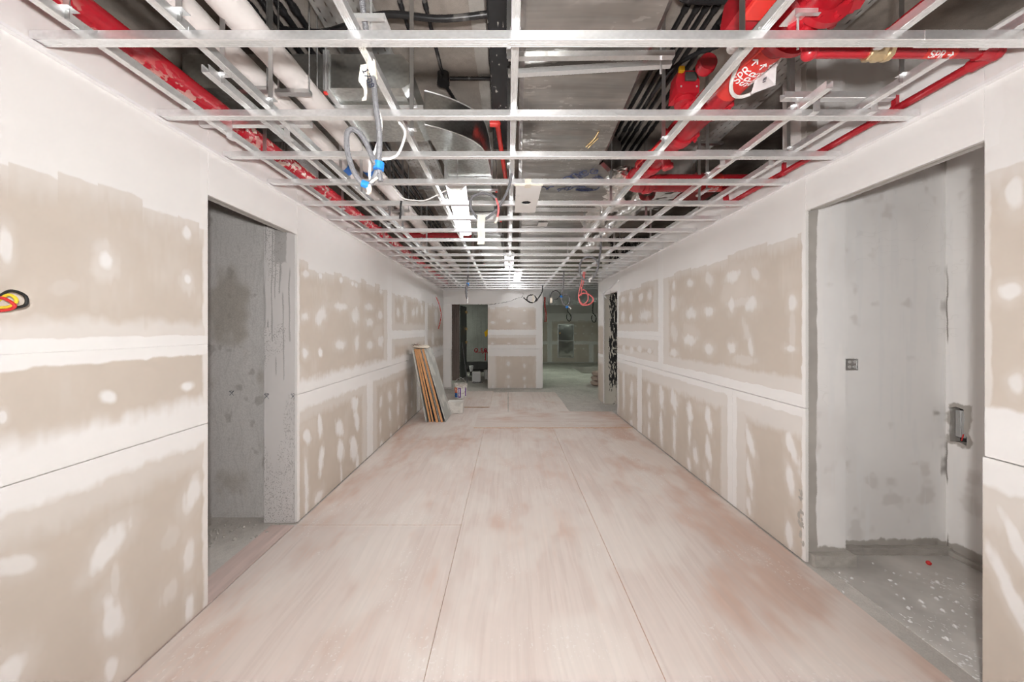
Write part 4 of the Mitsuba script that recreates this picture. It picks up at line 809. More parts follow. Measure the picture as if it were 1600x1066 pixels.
lk = part(M0, 'label_band', along_pipe(lathe([(MR + 0.0004, -0.17), (MR + 0.001, -0.17), (MR + 0.001, 0.17), (MR + 0.0004, 0.17)], 36), MA, MB, at_y(1.98)), 'red_label', 40)
for q in (-42, -8, 26): part(lk, 'lettering', wrap_text('SPR \u2192', 0.042, MA, mdir, MR, at_y(1.93), q, spin=1), 'label_white', label='white SPR lettering with an arrow')
part(M0, 'outlet', cat(tube([np.array(MA) + mdir * at_y(2.90) + [0.0, 0, -0.02], np.array(MA) + mdir * at_y(2.90) + [0.03, 0, -0.16]], 0.036, 20, smooth=False), move(lathe([(0.03, 0), (0.046, 0), (0.046, 0.03), (0.03, 0.03)], 20), 1.337, 2.9, 3.15)), 'red_cast', 40)
E1 = spline([(1.270, 3.40, 3.30), (1.268, 3.47, 3.30), (1.30, 3.535, 3.30), (1.37, 3.555, 3.30)], 6)
part(M0, 'elbow', tube(E1, MR + 0.008, 30, smooth=False), 'red_cast', 40)

H0 = thing('branch_main', 'red sprinkler pipe running across to the right wall with white SPR lettering', 'pipe')
HA, HB = (1.37, 3.555, 3.30), (3.3, 3.555, 3.30)
part(H0, 'run', tube([HA, HB], MR, 36, smooth=False), 'red_paint', 40)
ck = part(H0, 'coupling', along_pipe(coupling(MR), HA, HB, 0.06), 'red_cast', 35)
for s in (-1, 1): part(ck, 'lug', cat(cbox(1.40, 1.47, 3.555 + s * 0.112 - 0.024, 3.555 + s * 0.112 + 0.024, 3.28, 3.33, 0.008), rod((1.435, 3.555 + s * 0.112, 3.23), (1.435, 3.555 + s * 0.112, 3.36), 0.012, 8)), 'red_cast')
lk = part(H0, 'label_band', along_pipe(lathe([(MR + 0.0004, -0.10), (MR + 0.001, -0.10), (MR + 0.001, 0.10), (MR + 0.0004, 0.10)], 36), HA, HB, 0.70), 'red_label', 40)
for q in (28, 62, -6): part(lk, 'lettering', wrap_text('SPR \u2192', 0.034, HA, (1, 0, 0), MR, 0.70, q, spin=1), 'label_white', label='white SPR lettering with an arrow')
part(H0, 'hanger', cat(box(1.98, 2.02, 3.46, 3.65, 3.195, 3.212), rod((2.0, 3.48, 3.2), (2.0, 3.48, SLAB), 0.006), rod((2.0, 3.63, 3.2), (2.0, 3.63, SLAB), 0.006)), 'galvanised')

FS = thing('flow_switch', 'red flow switch with a dark window on the left side of the sprinkler main', 'flow switch')
fsh = part(FS, 'housing', trimesh.convex.convex_hull(np.array([(x, y, z) for x, y, z in [(1.12, 2.28, 3.36), (1.26, 2.28, 3.36), (1.12, 2.42, 3.36), (1.26, 2.42, 3.36), (1.135, 2.30, 3.52), (1.255, 2.30, 3.52), (1.135, 2.41, 3.52), (1.255, 2.41, 3.52), (1.11, 2.29, 3.44), (1.27, 2.29, 3.44)]])), 'red_cast')
part(fsh, 'window', cbox(1.165, 1.24, 2.266, 2.285, 3.435, 3.49, 0.004), 'glass_dark')
part(FS, 'base', cat(move(lathe([(0, 0), (0.062, 0), (0.062, 0.03), (0.05, 0.04), (0, 0.04)], 20), 1.195, 2.35, 3.325), tube([(1.20, 2.35, 3.34), (1.30, 2.37, 3.31)], 0.04, 16, smooth=False)), 'red_cast', 40)
part(fsh, 'yellow_label', cbox(1.13, 1.165, 2.275, 2.30, 3.50, 3.535, 0.003), 'label_yellow')
for x in (1.14, 1.245): part(fsh, 'screw', turn(lathe([(0, 0), (0.007, 0), (0.005, 0.004), (0, 0.004)], 8), 90, (1, 0, 0)).apply_translation([x, 2.279, 3.40]), 'galvanised')
k = thing('red_rod', 'thin red rod running along the left side of the sprinkler main', 'rod')
part(k, 'rod', tube([(1.315, 1.78, 3.25), (1.235, 2.2, 3.235), (1.18, 2.5, 3.22), (1.10, 2.95, 3.20)], 0.007, 7), 'red_bright', 40)

VB = thing('valve_box', 'red valve actuator box beside the sprinkler main at the top edge', 'valve')
vbh = part(VB, 'housing', trimesh.convex.convex_hull(np.array([(1.13, 1.55, 3.36), (1.27, 1.55, 3.36), (1.13, 1.86, 3.36), (1.27, 1.86, 3.36), (1.15, 1.58, 3.52), (1.26, 1.58, 3.52), (1.15, 1.84, 3.52), (1.26, 1.84, 3.52)])), 'red_cast')
part(vbh, 'cap', cbox(1.155, 1.255, 1.60, 1.72, 3.33, 3.362, 0.006), 'red_bright')
part(VB, 'stem', cat(tube([(1.26, 1.70, 3.40), (1.36, 1.70, 3.34)], 0.022, 12, smooth=False)), 'galvanised', 40)
part(vbh, 'knob', move(trimesh.creation.icosphere(2, 0.03), 1.225, 1.885, 3.335), 'label_white', True)
RD = thing('red_drum', 'dark red round cap behind the sprinkler main beside the first channel', 'valve')
part(RD, 'cap', turn(lathe([(0, -0.03), (0.052, -0.03), (0.058, 0), (0.052, 0.03), (0, 0.03)], 24), 90, (1, 0, 0)).apply_translation([1.215, 2.12, 3.42]), 'red_cast', 40)

BV = thing('branch_valve', 'red branch valve with hexagonal fittings on the right side of the sprinkler main', 'valve')
part(BV, 'body', cat(tube([(1.43, 1.66, 3.33), (1.60, 1.66, 3.36)], 0.045, 18, smooth=False), along_pipe(lathe([(0, -0.02), (0.075, -0.02), (0.075, 0.02), (0, 0.02)], 24), (1.43, 1.66, 3.33), (1.60, 1.66, 3.36), 0.09)), 'red_cast', 40)
part(BV, 'hex_fitting', along_pipe(lathe([(0, -0.03), (0.052, -0.03), (0.052, 0.03), (0, 0.03)], 6), (1.43, 1.66, 3.33), (1.60, 1.66, 3.36), 0.19), 'red_cast')
part(BV, 'drain_cock', cat(tube([(1.55, 1.66, 3.33), (1.545, 1.65, 3.26)], 0.014, 10, smooth=False), move(trimesh.creation.icosphere(2, 0.02), 1.545, 1.65, 3.255)), 'red_cast', 40)
part(BV, 'end_plug', cat(tube([(1.60, 1.66, 3.36), (1.68, 1.66, 3.37)], 0.028, 12, smooth=False), along_pipe(lathe([(0, -0.015), (0.034, -0.015), (0.034, 0.015), (0, 0.015)], 6), (1.60, 1.66, 3.36), (1.68, 1.66, 3.37), 0.07)), 'red_cast', 40)
part(BV, 'lower_nut', move(lathe([(0, 0), (0.04, 0), (0.045, 0.02), (0.045, 0.05), (0, 0.05)], 8), 1.40, 1.63, 3.165), 'red_cast')
part(BV, 'upper_nut', cat(move(lathe([(0, 0), (0.03, 0), (0.034, 0.02), (0.034, 0.04), (0, 0.04)], 6), 1.315, 1.585, 3.175), move(lathe([(0, 0), (0.014, 0), (0.014, 0.03), (0, 0.03)], 8), 1.315, 1.585, 3.15)), 'red_cast')
k = thing('grey_hose', 'pale grey flexible hose looped under the sprinkler main', 'hose')
part(k, 'hose', tube([(1.29, 1.80, 3.34), (1.25, 1.86, 3.25), (1.27, 1.97, 3.19), (1.36, 2.06, 3.185), (1.46, 2.06, 3.21), (1.52, 2.0, 3.28), (1.54, 1.92, 3.36)], 0.010, 9), 'cable_white', 40)
k = thing('paper_tag', 'white printed paper tag hanging off the sprinkler main', 'tag')
TAG = [np.array(q) for q in ((1.455, 2.005, 3.315), (1.530, 1.965, 3.372), (1.512, 1.955, 3.180), (1.372, 1.955, 3.128))]
tg = trimesh.Trimesh(np.array(TAG), np.array([[0, 1, 2], [0, 2, 3]]), process=False)
tg2 = cat(tg, trimesh.Trimesh(np.array(TAG) + [0.001, 0.002, 0], np.array([[0, 2, 1], [0, 3, 2]]), process=False))
part(k, 'sheet', tg2, 'paper_white')
def on_tag(s, t):
    a, b, c, d = TAG
    return (a * (1 - s) + b * s) * (1 - t) + (d * (1 - s) + c * s) * t + np.array([-0.0005, -0.003, 0])
part(k, 'print', cat(*[tube([on_tag(s0, t), on_tag(s1, t)], 0.0022, 4, smooth=False) for t, s0, s1 in ((0.28, 0.5, 0.75), (0.33, 0.45, 0.72), (0.62, 0.42, 0.56), (0.67, 0.40, 0.58), (0.74, 0.42, 0.55))]), 'ink')

# thin red pipe along the right wall and its cross pipe with the valve
def thin_labels(k, a, b, r, ss, h=0.026, angs=(25,), spin=0):
    d = np.array(b, float) - np.array(a, float)
    for s in ss:
        lk = part(k, 'label_band', along_pipe(lathe([(r + 0.0003, -0.07), (r + 0.0009, -0.07), (r + 0.0009, 0.07), (r + 0.0003, 0.07)], 16), a, b, s), 'red_label', 40)
        for q in angs: part(lk, 'lettering', wrap_text('SPR \u2192', h, a, d, r, s, q, spin), 'label_white', label='white SPR lettering with an arrow')
k = thing('side_sprinkler_pipe', 'thin red sprinkler pipe along the top of the right wall', 'pipe')
a, b = (2.195, 1.56, 3.045), (2.195, 3.44, 3.045)
part(k, 'run', tube([a, b], 0.021, 16, smooth=False), 'red_paint', 40)
for y in (1.96, 2.75): part(k, 'strap', cat(along_pipe(lathe([(0.021, -0.012), (0.0245, -0.012), (0.0245, 0.012), (0.021, 0.012)], 16), a, b, y - 1.56), box(2.185, 2.205, y - 0.012, y + 0.012, 3.065, 3.12)), 'red_cast', 40)
part(k, 'elbow', cat(move(trimesh.creation.icosphere(3, 0.033), 2.195, 1.56, 3.045), tube([(2.195, 1.56, 3.045), (2.195, 1.64, 3.045)], 0.029, 16, smooth=False), tube([(2.12, 1.56, 3.045), (2.195, 1.56, 3.045)], 0.029, 16, smooth=False)), 'red_cast', 40)
thin_labels(k, a, b, 0.021, (1.35,), angs=(-35,), spin=1)
part(k, 'end_elbow', tube([(2.195, 3.40, 3.045), (2.195, 3.46, 3.05), (2.195, 3.48, 3.10), (2.195, 3.50, 3.22)], 0.027, 14), 'red_cast', 40)
k = thing('cross_sprinkler_pipe', 'thin red sprinkler pipe across the top right, just behind the first ceiling channel', 'pipe')
a, b = (1.36, 1.56, 3.045), (2.17, 1.56, 3.045)
part(k, 'run', tube([a, b], 0.021, 16, smooth=False), 'red_paint', 40)
part(k, 'elbow', cat(tube([(1.36, 1.56, 3.045), (1.36, 1.60, 3.22)], 0.026, 14), move(trimesh.creation.icosphere(3, 0.032), 1.36, 1.56, 3.045)), 'red_cast', 40)
thin_labels(k, a, b, 0.021, (0.58,), angs=(40,))
k = thing('ball_valve', 'brass ball valve with a red lever handle on the thin cross pipe', 'valve')
part(k, 'body', cat(along_pipe(lathe([(0, -0.055), (0.030, -0.055), (0.034, -0.05), (0.034, -0.03), (0.028, -0.025), (0.036, -0.01), (0.036, 0.012), (0.028, 0.025), (0.034, 0.03), (0.034, 0.05), (0, 0.055)], 8), a, b, 0.31), move(lathe([(0, 0), (0.016, 0), (0.014, 0.06), (0, 0.06)], 10), 1.67, 1.56, 3.06)), 'brass', 30)
part(k, 'lever', cat(cbox(1.53, 1.70, 1.54, 1.58, 3.122, 3.136, 0.005)), 'red_bright')
k = thing('riser_pipe', 'thin red pipe running lengthwise past the top right corner', 'pipe')
part(k, 'run', tube([(1.95, 0.4, 3.32), (1.95, 1.62, 3.32)], 0.020, 14, smooth=False), 'red_paint', 40)
part(k, 'elbow', tube([(1.95, 1.62, 3.32), (1.95, 1.70, 3.32), (1.93, 1.73, 3.30), (1.90, 1.73, 3.28)], 0.024, 14), 'red_cast', 40)
k = thing('drop_pipe', 'bright red pipe with elbows between the curved duct and the foil duct', 'pipe')
part(k, 'run', tube([(-0.10, 3.2, 3.70), (-0.03, 4.40, 3.70)], 0.024, 14, smooth=False), 'red_bright', 40)
part(k, 'elbow', cat(tube([(-0.17, 3.2, 3.70), (-0.10, 3.2, 3.70)], 0.030, 14, smooth=False), move(trimesh.creation.icosphere(3, 0.032), -0.10, 3.2, 3.70), tube([(-0.03, 4.40, 3.70), (-0.01, 4.46, 3.69), (0.06, 4.50, 3.68)], 0.029, 14)), 'red_bright', 40)
k = pipe('cross_pipe', (-1.7, 5.62, 3.32), (-0.6, 5.62, 3.32), 0.04, 'red_paint', 'red pipe crossing under the lagged pipes in the far ceiling void', sides=18)

# loose foil and odds right of the foil duct
k = thing('foil_lagged_pipe', 'pipe wrapped in crumpled silver foil right of the foil duct', 'pipe')
fl = fine(tube([(1.52, 3.8, 3.30), (1.50, 6.6, 3.32)], 0.10, 18, smooth=False), 0.05)
part(k, 'wrap', rough(fl, 0.03, 7, 5), 'foil_crinkled')
k = thing('steel_box', 'dull red painted steel box beyond the cross main in the right ceiling void', 'box')
part(k, 'casing', cbox(2.18, 2.50, 4.02, 4.62, 3.44, 3.62, 0.006), 'red_dull')
part(k, 'hanging_rod', rod((2.34, 4.3, 3.62), (2.34, 4.3, SLAB), 0.006), 'galvanised')
k = thing('foil_branch', 'crinkled silver foil duct branching to the right beyond the red cross main', 'duct')
part(k, 'wrap', crumple(fine(box(1.19, 2.06, 3.85, 4.75, 3.42, 3.74), 0.05), 0.06, 11, 5.0, 6.0), 'foil_crinkled', 30)

# ------------------------------------------------------------------ hanging cables
C1 = [(-0.65, 1.499, 3.696), (-0.646, 1.517, 3.29), (-0.635, 1.58, 3.082), (-0.618, 1.58, 2.953), (-0.603, 1.58, 2.807), (-0.588, 1.58, 2.689), (-0.591, 1.58, 2.585), (-0.589, 1.582, 2.509), (-0.585, 1.585, 2.477)]
C1b = [(-0.598, 1.564, 2.536), (-0.618, 1.562, 2.585), (-0.649, 1.562, 2.653), (-0.684, 1.562, 2.695), (-0.713, 1.562, 2.7), (-0.729, 1.562, 2.674), (-0.726, 1.562, 2.602), (-0.705, 1.562, 2.529), (-0.676, 1.562, 2.475), (-0.643, 1.566, 2.452), (-0.618, 1.575, 2.473), (-0.599, 1.58, 2.522)]
def collar(p, d, r, h=0.03):
    d = np.array(d, float) / np.linalg.norm(d); p = np.array(p, float)
    return tube([p - d * h / 2, p + d * h / 2], r, 12, smooth=False)
def coil_thing(label, cat_='conduit'):
    return thing('hanging_conduit', label, cat_)
k = coil_thing('grey corrugated conduit hanging in a loop at the left, bound with blue tape')
part(k, 'conduit', ribbed(C1, 0.0135, 0.008), 'conduit_grey', 30)
part(k, 'loop', ribbed(C1b, 0.0125, 0.008), 'conduit_grey', 30)
part(k, 'blue_tape', collar((-0.590, 1.575, 2.542), (0.1, 0, 1), 0.024, 0.034), 'tape_blue', 30); part(k, 'blue_tape', collar((-0.646, 1.566, 2.454), (1, 0.1, -0.35), 0.0165, 0.03), 'tape_blue', 30)
part(k, 'wire_ends', cat(tube([(-0.632, 1.566, 2.455), (-0.623, 1.562, 2.432), (-0.637, 1.562, 2.409)], 0.007), tube([(-0.632, 1.568, 2.459), (-0.605, 1.562, 2.473), (-0.591, 1.562, 2.486)], 0.006), tube([(-0.641, 1.566, 2.450), (-0.632, 1.562, 2.423), (-0.623, 1.562, 2.414)], 0.006)), 'tape_cream', 30)
def ribbon(pts, width_dir, w, t=0.0012):
    p = spline(pts, 5); wd = np.array(width_dir, float) / np.linalg.norm(width_dir)
    nrm = np.array([0, 1, 0.0])
    n = len(p); v = np.vstack([p - wd * w / 2, p + wd * w / 2, p - wd * w / 2 + nrm * t, p + wd * w / 2 + nrm * t]); f = []
    for i in range(n - 1):
        a, b, c, d = i, n + i, 2 * n + i, 3 * n + i
        for q in ((a, a + 1, b + 1, b), (c, d, d + 1, c + 1), (a, c, c + 1, a + 1), (b, b + 1, d + 1, d)): f += [[q[0], q[1], q[2]], [q[0], q[2], q[3]]]
    return trimesh.Trimesh(v, np.array(f), process=False)
k = thing('cable_tag', 'cream paper tape tag with pen writing on the looped conduit at the left', 'tag')
part(k, 'wrap', cat(collar((-0.623, 1.58, 2.987), (0.13, 0, -1), 0.021, 0.075)), 'tape_cream', 30)
flg = part(k, 'flag', prism([(-0.6649, 2.9876), (-0.635, 2.9925), (-0.6338, 2.9223), (-0.6381, 2.908), (-0.6332, 2.8694), (-0.6381, 2.829), (-0.6568, 2.8246), (-0.658, 2.8352), (-0.6475, 2.8476), (-0.6506, 2.8818), (-0.6742, 2.916)], 1.554, 1.556, 'y'), 'tape_cream')
pen = meshkit.text_mesh('1708', 0.026, 0.001)
pen = move(turn(turn(pen, -68), 90, (1, 0, 0)), -0.657, 1.5535, 2.965)
part(flg, 'writing', pen, 'ink', label='pen writing')
k = thing('white_cable', 'thin white cable looping behind the grey conduit at the left', 'cable')
part(k, 'cable', tube([(-0.632, 1.625, 2.883), (-0.596, 1.625, 2.766), (-0.621, 1.625, 2.649), (-0.646, 1.625, 2.595), (-0.652, 1.625, 2.522), (-0.646, 1.625, 2.495)], 0.006, 7), 'cable_white', 30)
part(k, 'tail', tube([(-0.524, 1.661, 2.793), (-0.495, 1.661, 2.743), (-0.519, 1.652, 2.649), (-0.551, 1.643, 2.613), (-0.596, 1.634, 2.602)], 0.006, 7), 'cable_white', 30)

def P(px, py, Y): return ((px - 794) * Y / 540, Y, 1.8 + (514 - py) * Y / 540)   # a point at depth Y, measured off the photograph
k = coil_thing('grey conduit hanging in a loop over the middle, with a long paper tag')
C2 = [(0.04, 2.95, 3.75), (0.038, 2.85, 3.40), (0.031, 2.72, 3.205), (0.030, 2.70, 3.06), (0.015, 2.70, 2.945), (-0.02, 2.70, 2.845), (-0.08, 2.70, 2.745), (-0.145, 2.70, 2.68), (-0.195, 2.70, 2.655), (-0.245, 2.70, 2.67), (-0.285, 2.70, 2.73), (-0.295, 2.70, 2.78), (-0.28, 2.705, 2.83), (-0.24, 2.71, 2.855), (-0.185, 2.715, 2.865), (-0.12, 2.715, 2.845), (-0.095, 2.715, 2.82)]
part(k, 'conduit', ribbed(C2, 0.0115, 0.008), 'conduit_grey', 30)
part(k, 'tie', collar((-0.085, 2.70, 2.745), (0.6, 0, 0.8), 0.017, 0.025), 'black_rubber', 30)
part(k, 'red_wire', tube([(-0.095, 2.70, 2.82), (-0.08, 2.69, 2.77), (-0.075, 2.69, 2.72), (-0.085, 2.69, 2.66)], 0.008), 'cable_pink', 30)
part(k, 'wire_end', tube([(-0.082, 2.69, 2.67), (-0.09, 2.69, 2.64), (-0.105, 2.69, 2.625)], 0.009), 'tape_cream', 30)
k = thing('long_tag', 'long cream paper strip hanging from the conduit loop over the middle', 'tag')
part(k, 'strip', ribbon([(-0.207, 2.683, 2.685), (-0.212, 2.681, 2.60), (-0.207, 2.684, 2.53), (-0.212, 2.680, 2.455)], (1, 0, 0.03), 0.058), 'tape_cream')
part(k, 'wrap', collar((-0.208, 2.70, 2.660), (1, 0, 0.1), 0.0165, 0.058), 'tape_cream', 30)
k = thing('ceiling_sample', 'square white board sample with a round hole fixed under two ceiling channels', 'board')
plate = Polygon([(0.062, 2.80), (0.272, 2.80), (0.266, 3.44), (0.066, 3.44)], [list(Point(0.165, 3.17).buffer(0.043).exterior.coords)])
part(k, 'board', prism(plate, ZC - 0.014, ZC - 0.002, 'z'), 'white_board')
part(k, 'dark_backing', move(lathe([(0.0425, 0.0), (0.046, 0.0), (0.046, 0.06), (0, 0.06), (0, 0.056), (0.0425, 0.056), (0.0425, 0.0)], 24), 0.165, 3.17, ZC - 0.008), 'black_rubber', 30)  # black backing added above the hole so that it shows dark
part(k, 'tape', cat(box(0.135, 0.185, 2.765, 2.83, ZC - 0.0155, ZC - 0.0145), box(0.135, 0.185, 2.765, 2.767, ZC - 0.0145, ZC + 0.03)), 'tape_cream')
part(k, 'tape_under', box(0.05, 0.28, 2.79, 2.80, ZC - 0.014, ZC - 0.001), 'tape_cream')

k = thing('lamp_cable', 'thin white cable slung to the near end of the lit batten lamp', 'cable')
part(k, 'cable', tube([P(x, y, 3.12) for x, y in ((606, 282), (613, 289), (622, 303), (633, 311), (648, 313), (664, 313), (683, 305), (698, 297))], 0.006, 7), 'cable_white', 30)
k = thing('cable_tie', 'black strap tied round the fifth ceiling channel left of the batten lamp', 'strap')
part(k, 'strap', tube([P(x, y, 3.25) for x, y in ((627, 314), (626, 322), (626, 332), (625, 342))], 0.009, 7), 'black_rubber', 30)

def small_coil(label, Y, drop, loop, r=0.011, mat='conduit_grey', tapes=(), ends=()):
    k = coil_thing(label)
    part(k, 'conduit', ribbed([P(x, y, Y) for x, y in drop], r, 0.012, 7), mat, 30)
    if loop: part(k, 'loop', ribbed([P(x, y, Y - 0.03) for x, y in loop], r, 0.012, 7), mat, 30)
    for x, y, dx, dy, h in tapes: part(k, 'blue_tape', collar(P(x, y, Y), (dx, 0, dy), r * 1.5, h), 'tape_blue', 30)
    for pts in ends: part(k, 'wire_end', tube([P(x, y, Y - 0.03) for x, y in pts], r * 0.8), 'cable_white', 30)
    return k
small_coil('grey conduit hanging in a loop near the right wall, nearest of the right-hand group', 5.058, [(939, 368), (939, 385), (937, 400), (935, 415), (931, 428), (926, 436)], [(918, 439), (911, 436), (906, 426), (906, 415), (910, 406), (917, 402), (925, 402), (932, 407), (935, 415)], 0.016, 'conduit_grey', (), [[(925, 434), (921, 437), (922, 441)]])
small_coil('grey conduit hanging in a small loop with blue tape before the far room', 7.368, [(881, 424), (880.5, 436), (880, 446), (878, 458), (877, 466), (880, 474), (885, 478), (889, 474), (890, 466), (887, 461), (882, 461), (877, 464)], None, 0.016, 'conduit_grey', ((877, 463.5, -0.7, 0.6, 0.05), (886, 480, 1, 0.3, 0.05)), [[(888, 479), (891, 481), (892, 483)]])
k = thing('black_cable', 'thin black cable with a paper tag arched left of the small blue-taped loop', 'cable')
part(k, 'cable', tube([P(x, y, 7.36) for x, y in ((876, 461), (871, 455), (865, 455), (860, 460), (860, 466))], 0.010, 7), 'black_rubber', 30)
part(k, 'branch', tube([P(x, y, 7.36) for x, y in ((866, 468), (871, 467), (874, 463), (877, 460))], 0.009, 7), 'black_rubber', 30)
a = P(861, 469, 7.34)
part(k, 'tag', cbox(a[0] - 0.025, a[0] + 0.028, a[1] - 0.002, a[1] + 0.002, a[2] - 0.06, a[2] + 0.05, 0.001), 'tape_cream')
k = thing('pink_cable_coil', 'coil of pink-red cable hanging under the channels before the far room', 'cable')
part(k, 'drop', cat(tube([P(x, y, 6.91) for x, y in ((912, 425), (909, 440), (906, 452), (904, 462), (905, 471))], 0.011, 7), tube([P(x, y, 6.91) for x, y in ((914, 425), (912, 440), (909, 450), (908, 462))], 0.011, 7)), 'cable_pink', 30)
part(k, 'loop', cat(tube([P(x, y, 6.86) for x, y in ((905, 466), (907, 474), (913, 477), (922, 475), (927, 469), (924, 463), (917, 459), (909, 459), (905, 463))], 0.015, 8), tube([P(x, y, 6.88) for x, y in ((906, 470), (910, 475), (916, 473), (919, 466), (917, 457), (912, 453), (908, 455))], 0.012, 8)), 'cable_pink', 30)
k = small_coil('grey conduit with blue tape hanging before the far wall on the left', 7.828, [(732, 402), (731.5, 425), (730.5, 445), (729, 460), (730.5, 467)], [(730, 467), (728, 458), (729, 447), (731.5, 444)], 0.020, 'conduit_grey', ((731, 444.5, 0, 1, 0.06),), [[(730, 464), (730.5, 470), (730, 474)]])
k = thing('black_coil', 'coil of black cable with a cream tag in front of the end wall', 'cable')
part(k, 'coil', tube([P(x, y, 9.68) for x, y in ((848, 445), (847, 456), (843, 463), (838, 470), (831, 473), (825, 471), (823.5, 466), (826, 462), (831, 461), (836, 463), (838, 467), (836, 471), (831, 473), (824, 470), (818, 465))], 0.016, 8), 'black_rubber', 30)
a = P(833, 467, 9.55)
part(k, 'tag', cbox(a[0] - 0.02, a[0] + 0.03, a[1] - 0.002, a[1] + 0.002, a[2] - 0.10, a[2] + 0.10, 0.001), 'tape_cream')
part(k, 'thin_wire', tube([P(x, y, 10.25) for x, y in ((764, 476.5), (780, 474), (796, 471), (806, 467), (815, 464.5), (817, 461), (817, 457))], 0.004, 5), 'black_rubber', 30)
k = thing('wire_bundle', 'loops of black, yellow and red wire sticking out of the nearest left board', 'wires')
for nm, m, pts in (('black_wire', 'black_rubber', [(-1.95, 1.31, 1.90), (-1.915, 1.325, 1.945), (-1.875, 1.34, 1.93), (-1.87, 1.34, 1.895), (-1.90, 1.33, 1.88), (-1.95, 1.32, 1.87)]), ('yellow_wire', 'cable_yellow', [(-1.95, 1.31, 1.895), (-1.91, 1.32, 1.93), (-1.885, 1.325, 1.91), (-1.905, 1.32, 1.885), (-1.95, 1.31, 1.88)]), ('red_wire', 'cable_red', [(-1.95, 1.30, 1.92), (-1.91, 1.31, 1.915), (-1.885, 1.32, 1.89), (-1.90, 1.315, 1.873), (-1.95, 1.30, 1.865)])):
    part(k, nm, tube(pts, 0.0055, 8), m, 30)
k = thing('red_wall_wire', 'dark red wire hanging out of the left wall near its far end', 'wires')
part(k, 'wire', tube([(-1.95, 9.3, 2.70), (-1.93, 9.35, 2.62), (-1.90, 9.55, 2.45), (-1.88, 9.7, 2.2), (-1.89, 9.6, 1.98), (-1.92, 9.5, 1.80)], 0.009, 7), 'cable_red', 30)
part(k, 'tip', tube([(-1.95, 9.3, 2.72), (-1.93, 9.32, 2.66)], 0.02, 7, smooth=False), 'cable_white', 30)
k = thing('corner_bead', 'bent strip of loose corner bead at the head of the far right opening', 'corner bead')
for a, b in (((2.25, 8.2, 2.68), (2.22, 7.5, 2.62)), ((2.25, 8.3, 2.62), (2.24, 7.0, 2.78)), ((2.25, 8.45, 2.72), (2.24, 7.9, 2.50))): part(k, 'strip', bar(a, b, 0.02, 0.02), 'trim_white')
k = thing('corner_strip', 'metal corner bead on the edge of the wall past the far right opening', 'corner bead')
part(k, 'strip', box(XR - 0.004, XR + 0.02, 8.228, 8.238, 0.03, 2.6), 'trim_white')

# wires in the far room
for i, (x, y) in enumerate(((889, 494), (928, 496))):
    k = thing('room_cable_loop', f'black cable loop hanging before the far room\'s back wall, {["left", "right"][i]} one', 'cable')
    part(k, 'loop', tube([P(x + dx, y + dy, 15.585) for dx, dy in ((-3, -3), (-3.5, 3), (0, 8), (3, 5), (3, -1), (0, -5), (-2, -9), (-1, -24))], 0.02, 7), 'black_rubber', 30)
k = thing('room_wires', 'dark red wires hanging just past the end of the partition', 'wires')
part(k, 'wire', cat(*[tube([P(850.5 + dx, 464, 13.088), P(850.5 + dx, 478, 13.088), P(852 + dx, 490, 13.088), P(851 + dx * 1.5, 503, 13.088)], 0.014, 6) for dx in (0, 1.6)]), 'cable_red', 30)

# ------------------------------------------------------------------ things on the floor
def leaning(i, foot, top, t, core, face, label):
    k = thing('leaning_board', label, 'board', 'boards leaning on the left wall')
    a = math.degrees(math.atan2(foot - top, 1.40)); L, w = 1.40 / math.cos(math.radians(a)), 0.65
    M = lambda m: move(turn(m, -a, (0, 1, 0)), foot, 6.6 + 0.012 * ((i * 7) % 3), 0.018)
    part(k, 'core', M(cbox(-t + 0.0018, -0.0018, 0, w, 0.0, L, 0.0008)), core)
    part(k, 'facing', M(cbox(-0.0016, 0, 0, w, 0.0, L, 0.0006)), face)
    part(k, 'facing', M(cbox(-t, -t + 0.0016, 0, w, 0.0, L, 0.0006)), face)
STACK = [('thin grey sheet leaning on the outside of the board stack, its face to the doorway', -1.190, -1.600, 0.012, 'board_facing_grey', 'board_facing_grey'),
         ('wood-cored board in the leaning stack, nearest to the grey outer sheet', -1.243, -1.614, 0.043, 'board_core_wood', 'board_facing_dark'),
         ('thin pale board in the leaning stack, between two wood-cored ones', -1.305, -1.660, 0.015, 'board_facing_grey', 'board_facing_grey'),
         ('thickest wood-cored board, in the middle of the leaning stack', -1.330, -1.677, 0.050, 'board_core_wood', 'board_facing_dark'),
         ('thinnest wood-cored board in the leaning stack', -1.420, -1.730, 0.034, 'board_core_wood', 'board_facing_dark'),
         ('wood-cored board in the leaning stack, next to the innermost grey one', -1.475, -1.766, 0.042, 'board_core_wood', 'board_facing_dark'),
         ('grey board leaning in the stack, closest to the left wall', -1.550, -1.811, 0.028, 'board_facing_grey', 'board_facing_grey')]
for i, (lab, foot, top, t, core, face) in enumerate(STACK): leaning(i, foot, top, t, core, face, lab)
k = thing('offcut_sheet', 'thin grey sheet offcut standing behind the leaning boards', 'board')
part(k, 'sheet', move(turn(cbox(-0.01, 0, 0.70, 0.84, 0, 1.0, 0.002), -14.0, (0, 1, 0)), -1.30, 6.6, 0.016), 'board_facing_grey')
k = thing('rag', 'crumpled dusty rag on top of the leaning boards', 'rag')
rg = trimesh.creation.icosphere(3, 1.0); rv = np.array(rg.vertices) * [0.17, 0.12, 0.035]; rv[:, 2] += 0.05 * (meshkit.fbm(rv * 14, 3, 3) - 0.5)
part(k, 'cloth', trimesh.Trimesh(rv + [-1.70, 6.74, 1.452], rg.faces, process=False), 'tape_cream', 40)
part(k, 'fringe', cat(*[tube([(-1.80 + 0.02 * j, 6.70, 1.46), (-1.84 + 0.03 * j, 6.64, 1.50 + 0.01 * (j % 2)), (-1.80 + 0.05 * j, 6.60, 1.48)], 0.006, 5) for j in range(4)]), 'brown_panel', 30)

